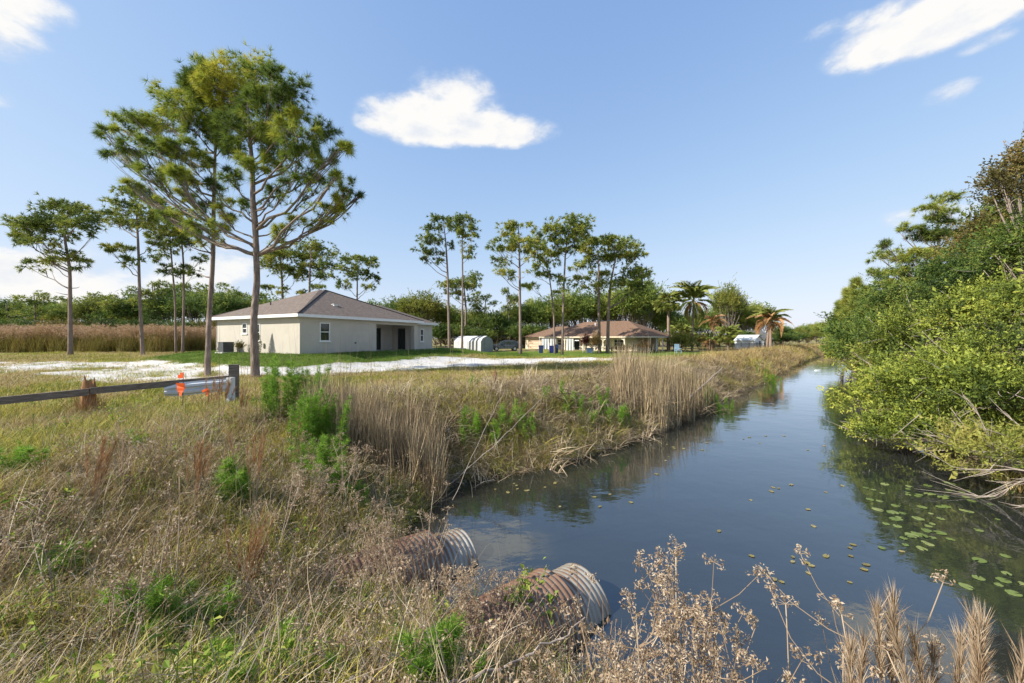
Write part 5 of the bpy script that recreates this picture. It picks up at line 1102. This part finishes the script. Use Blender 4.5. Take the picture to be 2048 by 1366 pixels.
def grasses():
    rng = np.random.default_rng(2024)
    # near bank
    def k1(x, y): d = sdf(x, y); return (d > .03) & inview(x, y, 300) & (np.hypot(x, y) > 1.25) & ~((y > 9.5) & (d > 4.6))
    p = area(-14, 9, .6, 13, 85, rng, k1); x, y = p[:,0], p[:,1]; g = fbm(x, y, 1.7, 41); g2 = fbm(x, y, .8, 57); dd = sdf(x, y); bk = sstep(5.5, 3, dd)
    gr = (sstep(.45, .62, g)*(1-.35*bk)+.16)*(.45+.55*sstep(2.2, 5, y)); dr = sstep(.62, .42, g)+.35
    scatter('bank_grass', 'tangled green and straw coloured grass covering the near bank', p,
        [('green1', gr*1.1), ('green2', gr*.9), ('dry1', dr*.8), ('dry2', dr*.45), ('thatch', .5*dr), ('tangle', .22*bk+.05), ('stems', .10*bk*sstep(.3,.6,g2))], rng, .7, 1.25, .22)
    p = area(-6.5, 4.5, 1.0, 9, 10, rng, lambda x, y: (sdf(x, y) > .02) & (sdf(x, y) < 4.6) & (fbm(x, y, 1.1, 77) > .43) & (np.hypot(x, y) > 1.6))
    scatter('dry_stems', 'thicket of dry brown stems with small seed clusters on the near bank', p, [('stems', .5), ('fluff', .45), ('tangle', .35)], rng, .8, 1.35, .25)
    p = area(-12, 5, 1.2, 10, 3.5, rng, lambda x, y: (sdf(x, y) > .1) & (fbm(x, y, 1.0, 91) > .53) & (np.hypot(x, y) > 1.5))
    scatter('leafy_weeds', 'bright small leaved weeds scattered through the near bank grass', p, [('weed', 1.)], rng, .8, 1.4)
    # field and lot
    def k2(x, y): s, l, b = masks(x, y); return inview(x, y) & (sdf(x, y) > 3.2) & (rng.random(len(x)) > s*.96) & (l < .3) & (y > 8)
    p = area(-34, 14, 8, 24, 30, rng, k2); g = fbm(p[:,0], p[:,1], 2.4, 12)
    scatter('lot_grass', 'short patchy green and tan grass over the lot', p, [('field', sstep(.4,.6,g)+.15), ('fieldd', sstep(.62,.42,g)+.2)], rng, .8, 1.7, .15)
    p = area(-60, 45, 24, 52, 7, rng, lambda x, y: k2(x, y)); g = fbm(p[:,0], p[:,1], 4, 12)
    scatter('lot_grass', 'short grass over the far side of the lot', p, [('field', sstep(.4,.6,g)+.2), ('fieldd', sstep(.62,.42,g)+.2)], rng, 1.2, 2.2, .15)
    def k3(x, y): s, l, b = masks(x, y); return inview(x, y) & (l > .4) & (house_dist(x, y) > .02)
    p = area(-42, 2, 18, 50, 13, rng, k3); scatter('lawn_grass', 'green mown lawn around the stucco house', p, [('lawn', 1.)], rng, 1.0, 1.7, .1)
    # left bank going away along the canal
    def k4(x, y): d = sdf(x, y); return inview(x, y) & (d > .02) & (d < 4.4) & (y > 8.6) & (x < 4+(y-11)*.98)
    p = area(-6, 24, 8.6, 30, 34, rng, k4); g = fbm(p[:,0], p[:,1], 2.2, 66); lo = sstep(1.2, .2, sdf(p[:,0], p[:,1]))
    scatter('canal_bank_grass', 'brown and green grass on the far bank of the canal', p, [('dry2', sstep(.66,.45,g)*.8+.2), ('thatch', sstep(.6,.45,g)*.9+.5), ('green2', sstep(.52,.66,g)*.9+.8*lo), ('tangle', .5), ('stems', .12), ('farthatch', .25)], rng, .8, 1.7, .35)
    p = area(8, 100, 26, 100, 5.5, rng, lambda x, y: k4(x, y)); g = fbm(p[:,0], p[:,1], 4, 66)
    scatter('canal_bank_grass', 'dry grass on the canal bank towards the bend', p, [('farclump', .9), ('farthatch', .8), ('farclump2', sstep(.5,.62,g))], rng, 1.0, 1.7, .25)
    # right bank floor
    p = area(6, 60, 1, 60, 5, rng, lambda x, y: inview(x, y, 300) & (sdf(x, y) > .05) & (sdf(x, y) < 4) & (x > 6.5+(y-4)*.85)); scatter('right_bank_grass', 'rough undergrowth below the right bank shrubs', p, [('farclump2', .6), ('farclump', .4)], rng, .7, 1.3)
    # reeds
    p = area(.6, 3.6, 1.3, 3.4, 150, rng, lambda x, y: (sdf(x, y) > -.05) & (sdf(x, y) < 1.3)); scatter('shore_grass', 'dry straw grass fringe along the near shore at bottom right', p, [('dry2', 1.), ('stems', .4), ('fluff', .15), ('dry1', .6), ('green2', .35)], rng, .8, 1.3, .2)
    def reed(name, label, u0, u1, D0, D1, n, kinds, smin, smax):
        D = rng.uniform(D0, D1, n*4); u = rng.uniform(u0, u1, n*4); x = (u-1024)/FPX*D; d = sdf(x, D); k = np.where((d > -.25) & (d < 3.4))[0][:n]; x = x[k]; D = D[k]
        scatter(name, label, np.stack([x, D, np.maximum(ground(x, D), WZ-.05)], -1), kinds, rng, smin, smax, .05)
    reed('reed_stand', 'dense stand of tall dry tan reeds at the corner of the canal', 615, 885, 7.8, 9.9, 330, [('reed', 1.), ('reedtall', .12), ('reedbent', .45)], .58, .86)
    reed('reed_stand', 'tall dry pale reeds along the middle of the left bank', 1235, 1425, 13.5, 19, 240, [('reed', 1.), ('reedtall', .16), ('reedbent', .1)], .85, 1.12)
    p = area(-9, 1.5, 7, 12.5, 1.1, rng, lambda x, y: (sdf(x, y) > .2) & (sdf(x, y) < 5)); scatter('reed_stalks', 'single thin dry stalks standing above the bank', p, [('reedtall', 1.)], rng, .7, 1.0, .06)
    # plume grass
    n = 620; u = rng.uniform(-120, 436, n); D = rng.uniform(50, 57, n)+sstep(300, 436, u)*5; x = (u-1024)/FPX*D; p = np.stack([x, D, ground(x, D)], -1)
    scatter('plume_grass', 'tall tan plume grass in a long band behind the lot at left', np.vstack([p, p]), [('tall', np.r_[np.ones(n), np.zeros(n)]), ('plume', np.r_[np.zeros(n), np.ones(n)])], rng, .65, 1.2, .1)
grasses()

# ------------------------------------------------------------------ single plants of the near bank
def dead_weed(label, pos, h, seed, spread=.35, stems=3, rays=7, head=.05, group='dead weeds with seed heads', nm='dead_weed', lean=(0,0), side=6):
    rng = np.random.default_rng(seed); b = np.array([pos[0], pos[1], gz(*pos)]); t = thing(nm, label, 'weed', b, group)
    for s in range(stems):
        top = b+[lean[0]+rng.normal(0, spread), lean[1]+rng.normal(0, spread), h*rng.uniform(.72, 1.03)]; pts = bez(b+[rng.normal(0,.03), rng.normal(0,.03), -.05], (b+top)/2+rng.normal(0, .07, 3), top, 9); m = MB(); m.tube(pts, np.linspace(.0075, .003, 9), 5, rnd=rng.uniform(.3,.7)); st = m.build('stem', STEM, t, True)
        hd = MB(); ends = []
        for k in range(side):
            i = rng.integers(4, 8); a = pts[i]; e = a+[rng.normal(0,.11), rng.normal(0,.11), rng.uniform(.06,.2)]*np.array([h/.8]*3); hd.tube(bez(a, a+[(e-a)[0]*.7, (e-a)[1]*.7, .01], e, 4), [.003,.003,.0025,.002], 3, rnd=.4); ends.append(e)
        ends.append(top)
        for e in ends:
            q = unit(rng.normal(0,1,(rays,3))+[0,0,1.1])*head*rng.uniform(.7,1.5,(rays,1)); tips = e+q
            for tp in tips: hd.tube([e, tp], [.002,.0014], 3, rnd=.5)
            c = np.repeat(tips, 6, 0)+rng.normal(0, .012, (rays*6,3)); leaves(hd, c, rng.normal(0,1,(rays*6,3)), .022, rng, None, .45)
        hd.build('seed_head', SEED, st)
    return t
def h_for(u, D, v): x, y = (u-1024)/FPX*D, D; return P(u, v, D)[2]-gz(x, y)
def px_pos(u, D): return ((u-1024)/FPX*D, D)
W_ = [('large branching dead weed with pale seed clusters at the water edge, bottom centre right', 1400, 2.5, 1120, .17, 7, 8, .05, 8),
      ('dead weed with round seed cluster between the two culvert pipes', 985, 4.1, 1.05, .14, 3, 9, .07, 4),
      ('single upright dead weed with one flat seed head over dark water', 1570, 2.3, 1222, .01, 1, 8, .045, 0),
      ('dead weed with twin pods leaning out at bottom right', 1690, 2.1, 1205, .05, 2, 6, .04, 3),
      ('dead weed with curved stems left of the farther culvert', 760, 5.2, 1.3, .28, 5, 7, .06, 5),
      ('dead weed with brown seed heads before the reed stand', 690, 6.2, 1.4, .3, 5, 7, .07, 5),
      ('leaning dead weed crossing the farther culvert', 850, 5.0, 1.35, .3, 4, 6, .05, 4),
      ('seedy dead weed on the slope below the reed stand', 620, 5.4, 1.15, .3, 5, 7, .06, 5),
      ('dead weed with fluffy tan clusters in the left slope', 540, 4.6, .95, .26, 4, 7, .05, 5),
      ('dead weed at the foot of the slope left of the nearer culvert', 820, 3.9, .85, .25, 4, 7, .05, 5),
      ('small dead weed in front of the nearer culvert', 1040, 3.2, .6, .15, 3, 6, .04, 4),
      ('dry seedy weed right of the nearer culvert', 1230, 3.0, .75, .16, 4, 6, .04, 4),
      ('dry seedy weed at the bottom edge below the nearer culvert', 1120, 2.5, .6, .2, 4, 7, .04, 4),
      ('dead weed in the bottom edge grass left of centre', 700, 2.9, .7, .2, 4, 6, .04, 4),
      ('short dead weed in the bottom right corner', 1860, 1.9, 1335, .13, 3, 6, .04, 3),
      ('dead weed near the lower left edge', 260, 3.0, .6, .2, 3, 6, .04, 4),
      ('dead weed with many seed clusters on top of the farther culvert', 790, 4.75, .9, .22, 6, 7, .05, 6), ('dead weed tangled over the back of the nearer culvert', 930, 3.75, .8, .2, 6, 7, .05, 6), ('low dead weed between camera and farther culvert', 740, 4.3, .8, .25, 5, 7, .05, 5),
      ('dry branching weed at the bottom edge right of the nearer culvert', 1270, 2.3, 1290, .2, 4, 7, .04, 7), ('dry branching weed left of the large branching one', 1320, 2.1, 1275, .16, 4, 7, .04, 7), ('dry branching weed right of the large branching one', 1480, 2.15, 1265, .16, 4, 7, .04, 7),
      ('dry weed left of the thick corner plume', 1900, 1.75, 1330, .13, 4, 7, .035, 7), 
      ('tall thin dead weed standing out of the left slope', 330, 3.3, 1.25, .06, 2, 4, .03, 3)]
for i, (lb, u, D, h, sp, st, ry, hd, sd) in enumerate(W_):
    if h > 50: h = h_for(u, D, h)
    dead_weed(lb, px_pos(u, D), h, 300+i, sp, st, ry, hd, side=sd)

def fennel(label, u, D, h, w, seed, n=9):
    rng = np.random.default_rng(seed); x, y = px_pos(u, D); b = np.array([x, y, gz(x, y)]); t = thing('green_fennel', label, 'plant', b, 'feathery green plants on the bank'); st = MB(); lf = MB()
    for k in range(n):
        o = b+[rng.normal(0, w*.5), rng.normal(0, w*.35), -.05]; o[2] = gz(o[0], o[1])-.03; hh = h*rng.uniform(.6, 1.05); top = o+[rng.normal(0,.12), rng.normal(0,.12), hh]; pts = bez(o, (o+top)/2, top, 6); st.tube(pts, np.linspace(.007,.002,6), 4, rnd=.2)
        m = int(70*hh); f = rng.uniform(.12, 1, m); p = np.stack([np.interp(f, np.linspace(0,1,6), pts[:,i]) for i in range(3)], -1); th = rng.random(m)*6.28; dr = np.stack([np.cos(th), np.sin(th), .7+0*th], -1); p += dr*(.05*(1.1-f))[:,None]
        needles(lf, p, dr, 9, .12, .007, .5, rng, np.clip(.35+.35*f+rng.normal(0,.12,m),0,1), .2)
    st.build('stem', FENNEL, t); lf.build('feathery_leaves', FENNEL, t)
F_ = [('tall feathery green plant left of the reed stand, upper', 590, 9.0, 1.5, .55, 24), ('tall feathery green plant beside the reed stand, lower', 640, 7.7, 1.35, .45, 24), ('feathery green plant at the left foot of the reeds', 650, 6.7, 1.0, .4, 16), ('feathery green plant behind the reed stand top', 640, 11.3, 1.1, .4, 8),
      ('feathery green clump low in the left foreground', 300, 3.1, .5, .25, 16), ('feathery green clump right of the left foreground clump', 390, 3.2, .48, .22, 14), ('bright feathery clump at the bottom edge left of the culverts', 850, 2.75, .5, .22, 18),
      ('feathery green clump at the lower left edge', 120, 3.6, .42, .3, 9), ('feathery green clump below the left foreground clumps', 470, 2.6, .4, .22, 9), ('small feathery clump left of the bottom edge clump', 600, 2.7, .36, .2, 8), ('feathery green plant on the slope above the farther culvert', 690, 6.6, .6, .35, 9), ('feathery green clump at the left edge of the slope', 60, 5.2, .5, .35, 9),
      ('feathery green sprig in the middle of the left slope', 480, 5.6, .7, .3, 12), ('feathery green sprig high on the left slope', 250, 6.4, .5, .35, 6), ('green feathery plants at the foot of the far bank, left group', 960, 10.15, .75, .5, 20), ('green feathery plants on the far bank, middle group', 1025, 10.75, .75, .6, 20), ('green feathery plants on the far bank by the grassy ledge', 1160, 12.3, .8, .8, 22), ('green feathery plants just left of the second reeds', 1222, 13.0, .9, .7, 20),
      ('green bush at the water below the second reeds', 1440, 17.5, 1.2, .7, 12), ('green clump on the bank past the second reeds', 1540, 28, 1.3, 1.0, 12), ('small green clump by the orange stub post', 950, 14.0, .5, .3, 7)]
for i, (lb, u, D, h, w, n) in enumerate(F_): fennel(lb, u, D, h, w, 400+i, n)

def foxtail(label, u, D, vtop, seed, n=5):
    rng = np.random.default_rng(seed); x, y = px_pos(u, D); b = np.array([x, y, gz(x, y)]); zt = P(u, vtop, D)[2]; t = thing('bluestem_plume', label, 'grass plant', b, 'rust and straw coloured plume stalks')
    far_ = D > 2.8; n = n*2+1 if far_ else n
    for k in range(n):
        top = b+[rng.normal(.13 if far_ else 0,.045*min(n,6)/2), rng.normal(0,.06), zt-b[2]-abs(rng.normal(0,.12))]; m = MB(); pts = bez(b+[rng.normal(0,.02), rng.normal(0,.02), -.03], (b+top)/2+rng.normal(0,.02,3), top, 7); m.tube(pts, np.linspace(.004,.002,7)*(.8 if far_ else 1), 4); st = m.build('stalk', STEM, t)
        m = MB(); L_ = min(.4, (zt-b[2])*.5); nq = 26 if far_ else 56; f = rng.random(nq); p = top-unit(top-b)*(f*L_)[:,None]; needles(m, p, np.tile(unit(top-b)+([.15,0,0] if far_ else [0,0,0]), (nq,1)), 4 if far_ else 5, .13, .004, .2, rng, None, .05); m.build('plume', SEED if D < 2.8 else RUSTG, st)
for i, a in enumerate([('pale bushy grass plume at bottom right, first from the left', 1690, 1.95, 1255, 3), ('tall pale grass plume at bottom right with pointed tip', 1790, 1.9, 1205, 3), ('small pale grass plume near the bottom right edge', 1862, 1.8, 1270, 3), ('thick pink tan grass plume in the bottom right corner', 1965, 1.7, 1200, 6),
      ('rusty plume grass before the guard rail, left stalk', 410, 8.2, 760, 3), ('rusty plume grass before the guard rail, right stalks', 440, 8.4, 752, 4), ('rusty plume grass in front of the fence post', 478, 8.3, 770, 3), ('rust coloured grass on the middle slope, left', 175, 4.4, 880, 4), ('rust coloured grass on the middle slope, centre', 385, 5.0, 885, 5), ('rust coloured grass beside the feathery plants', 505, 5.2, 870, 4), ('rust coloured grass tuft lower on the slope', 475, 3.7, 1040, 5)]): foxtail(*a[:4], 500+i, a[4])

# dry grass and rust blades round the broken post
def post_grass():
    rng = np.random.default_rng(8); B = P(178, 832, 9.3); b = np.array([B[0], B[1], gz(B[0], B[1])]); t = thing('post_grass', 'dry grass tuft grown up around the broken fence post', 'grass plant', b); m = MB(); blades(m, 160, .3, .4, 1.0, .012, .15, .5, rng, seg=4); V = m.V[0]; V += b; m.build('blades', RUSTG, t)
    m = MB(); blades(m, 160, .38, .2, .55, .012, .3, .9, rng, seg=3); m.V[0] += b; m.build('green_blades', GRASSG, t)
post_grass()

# ------------------------------------------------------------------ sticks and bare branches
def stick(label, pts, r, name='fallen_stick', group=None):
    m = MB(); p = np.array([P(*q) for q in pts]); n = len(p); tt = np.linspace(0, n-1, n*5); p = np.stack([np.interp(tt, np.arange(n), p[:,k]) for k in range(3)], -1); p[1:-1] += np.random.default_rng(len(label)).normal(0, .01, (len(p)-2,3)); m.tube(p, np.linspace(r, r*.5, len(p)), 6); o = m.build(name, TWIG, loc=p[0]); return tag(o, label, 'stick', group)
stick('long bare stick arching across the grass below the nearer culvert', [(890,1372,2.5),(1010,1335,2.7),(1110,1285,2.95),(1170,1235,3.15)], .011)
stick('thin broken stick lying against the reed stand', [(880,985,8.2),(1000,880,8.8),(1080,800,9.6)], .011)
stick('bare forked stick rising before the far bank', [(905,1000,5.6),(960,880,5.8),(1010,780,6.2)], .006)
stick('grey stick lying on the bank past the second reeds', [(1380,795,16.5),(1445,735,19)], .04)
stick('thin pale twig lying on the water by the corner', [(860,962,8.9),(935,968,8.8)], .012)
def bare_branches(label, root, seed, n, reach, dirv):
    rng = np.random.default_rng(seed); b = bank_base(*root[:2]); b[2] = max(b[2], WZ+.1); t = thing('bare_branch', label, 'branch', b, 'bare branches hanging over the canal')
    for k in range(n):
        m = MB(); d = unit(np.array(dirv)+rng.normal(0, .42, 3)*[1,1,.5]); L = reach*rng.uniform(.5, 1.1); p = b+[rng.normal(0,.5), rng.normal(0,.5), rng.uniform(.0,.9)]; pts = [p]; 
        for s in range(9): d = unit(d+rng.normal(0, .16, 3)+[0,0,(-.10 if s < 5 else .16)]); p = p+d*L/9; p[2] = max(p[2], WZ+.03); pts.append(p.copy())
        m.tube(pts, np.linspace(.011, .004, 10), 5); lb = m.build('limb', TWIG, t, True); tw = MB()
        for q in range(10):
            i = rng.integers(2, 9); a = np.array(pts[i]); dd = unit((np.array(pts[i+1])-a)+rng.normal(0, .09, 3)*L/4); e = a+dd*L*rng.uniform(.15, .42); c = (a+e)/2+rng.normal(0, .05, 3)*L*.5; e[2] = max(e[2], WZ+.02); c[2] = max(c[2], WZ+.02); tw.tube(bez(a, c, e, 6), np.linspace(.007,.002,6), 4)
        tw.build('twigs', TWIG, lb)
bare_branches('tangle of bare grey branches at the right edge over the lily pads', (10.2,7.3), 601, 9, 2.6, (-.85,.05,.12))
bare_branches('bare curved branches dipping to the water below the pale shrub', (9.2,6.0), 602, 8, 2.4, (-.9,-.1,.05))
bare_branches('bare branches poking out under the leafy point', (12.0,10.0), 603, 7, 2.2, (-.85,.3,.02))
bare_branches('bare twigs reaching over dark water at lower right', (8.4,4.2), 604, 6, 2.0, (-.9,.1,.10))
bare_branches('bare pale branches sticking up through the right shrubs', (11.2,8.4), 605, 7, 2.6, (-.6,-.2,.7))

# ------------------------------------------------------------------ things on the water
PAD = foliage('lily_pad', [(.07,.10,.02),(.12,.16,.035),(.17,.20,.06),(.26,.26,.09)], 0, .6, .4, .4)
DEADL = foliage('floating_leaf', [(.13,.11,.035),(.22,.18,.06),(.30,.25,.11)], 0, .6, .5, .4)
def pad_mesh(name, mt, r, notch, seed):
    rng = random.Random(seed); n = 16; m = MB(); V = [(0,0,.004)]; a0 = notch/2
    for k in range(n+1): a = a0+(2*math.pi-notch)*k/n; rr = r*(1+rng.uniform(-.05,.05)); V.append((rr*math.cos(a), rr*.9*math.sin(a), .002+.006*rng.random()))
    V2 = [(x, y, z-.006) for x, y, z in V]; m.add(V+V2, T=[[0,k+1,k+2] for k in range(n)], Q=[[k+1, n+2+k+1, n+2+k+2, k+2] for k in range(n)]); return m.mesh(name, mt)
def lily_pads():
    rng = np.random.default_rng(77); ms = [pad_mesh('lily_pad', PAD, .075, .45, 1), pad_mesh('lily_pad', PAD, .06, .5, 2), pad_mesh('lily_pad', PAD, .048, .4, 3)]; dl = [pad_mesh('floating_leaf', DEADL, .04, .1, 4), pad_mesh('floating_leaf', DEADL, .05, .5, 5)]
    def put(me, u, v, nm, lb, cat, grp, sy=1.0):
        D = FPX*-WZ/(v-HOR); x = (u-1024)/FPX*D
        if float(sdf(np.array([x]), np.array([D]))[0]) > -.12: return
        o = bpy.data.objects.new(nm, me); COL.objects.link(o); o.location = (x, D, WZ+.006+rng.uniform(0,.004)); o.rotation_euler = (rng.normal(0,.02), rng.normal(0,.02), rng.random()*6.28); s = rng.uniform(.7,1.25); o.scale = (s, s*sy, 1); tag(o, lb, cat, grp)
    for (u, v, su, sv, n, lb) in [(1840,990,60,14,17,'green lily pad in the upper raft under the right bank shrubs'), (1880,1010,60,10,8,'green lily pad in the upper raft under the right bank shrubs'), (1850,1078,45,14,17,'lily pad in the small middle raft in tree reflection'), (1890,1040,60,14,10,'lily pad between the two rafts by the bare branches'), (1985,1150,30,16,9,'lily pad in the lowest raft at the right edge'), (1780,1030,30,14,6,'lily pad straggling left of the middle raft'), (1940,1000,50,18,9,'lily pad in the raft below the pale trailing shrub')]:
        for k in range(n): put(ms[rng.integers(3)], rng.normal(u, su), rng.normal(v, sv), 'lily_pad', lb, 'lily pad', lb.replace('lily pad', 'lily pads'))
    for (u, v, su, sv, n, lb) in [(1055,975,35,12,9,'yellow floating leaf near the left bank corner'), (1180,1000,90,30,9,'yellow floating leaf on the water left of centre'), (1600,975,70,25,8,'yellow floating leaf in the middle of the canal'), (1690,1110,55,20,9,'yellow floating leaf left of the tree reflection'), (1580,1100,90,50,9,'yellow floating leaf on open water above the large dead weed'), (1380,900,40,15,8,'yellow floating leaf beside the second reeds'), (1560,885,60,10,8,'small pale leaf far along the canal')]:
        for k in range(n): put(dl[rng.integers(2)], rng.normal(u, su), rng.normal(v, sv), 'floating_leaf', lb, 'leaf', lb.replace('leaf', 'leaves'), .7)
    p = P(1637, 741, 1); D = FPX*-WZ/(741-HOR); c = P(1637, 741, D); b = thing('white_float', 'small white float lying on the water far down the canal', 'float', c); WB = mat('white_plastic', (.78,.78,.76), .4, .4); m = MB(); m.tube([c+[-.4,0,.02], c+[-.34,0,.02], c+[.25,.1,.02], c+[.36,.12,.02]], [.04,.065,.065,.03], 10); m.build('float_body', WB, b, True); m = MB(); m.tube([c+[.36,.12,.02], c+[.42,.13,.02]], [.025,.025], 8); m.build('cap', WB, b)
lily_pads()

# leafy vine over the nearer culvert
def vine():
    rng = np.random.default_rng(31); b = np.array([.1, 4.0, gz(.1, 4.0)]); t = thing('leafy_vine', 'bright green leafy vine growing over the nearer culvert pipe', 'vine', b); st = MB(); lf = MB()
    for k in range(16):
        e = np.array([.22+rng.normal(0,.2), 4.32+rng.normal(0,.17), -2.86+rng.normal(0,.09)]); o = b+[rng.normal(0,.2), rng.normal(0,.12), -.02]; pts = bez(o, (o+e)/2+[0,-.1,.22], e, 7); st.tube(pts, np.linspace(.006,.003,7), 4)
        f = rng.random(22); p = np.stack([np.interp(f, np.linspace(0,1,7), pts[:,i]) for i in range(3)], -1)+rng.normal(0,.04,(22,3)); leaves(lf, p, np.tile([-.3,-.5,.8], (22,1)), .085, rng, None, .55)
    st.build('stem', STEM, t); lf.build('leaves', WEEDG, t)
vine()
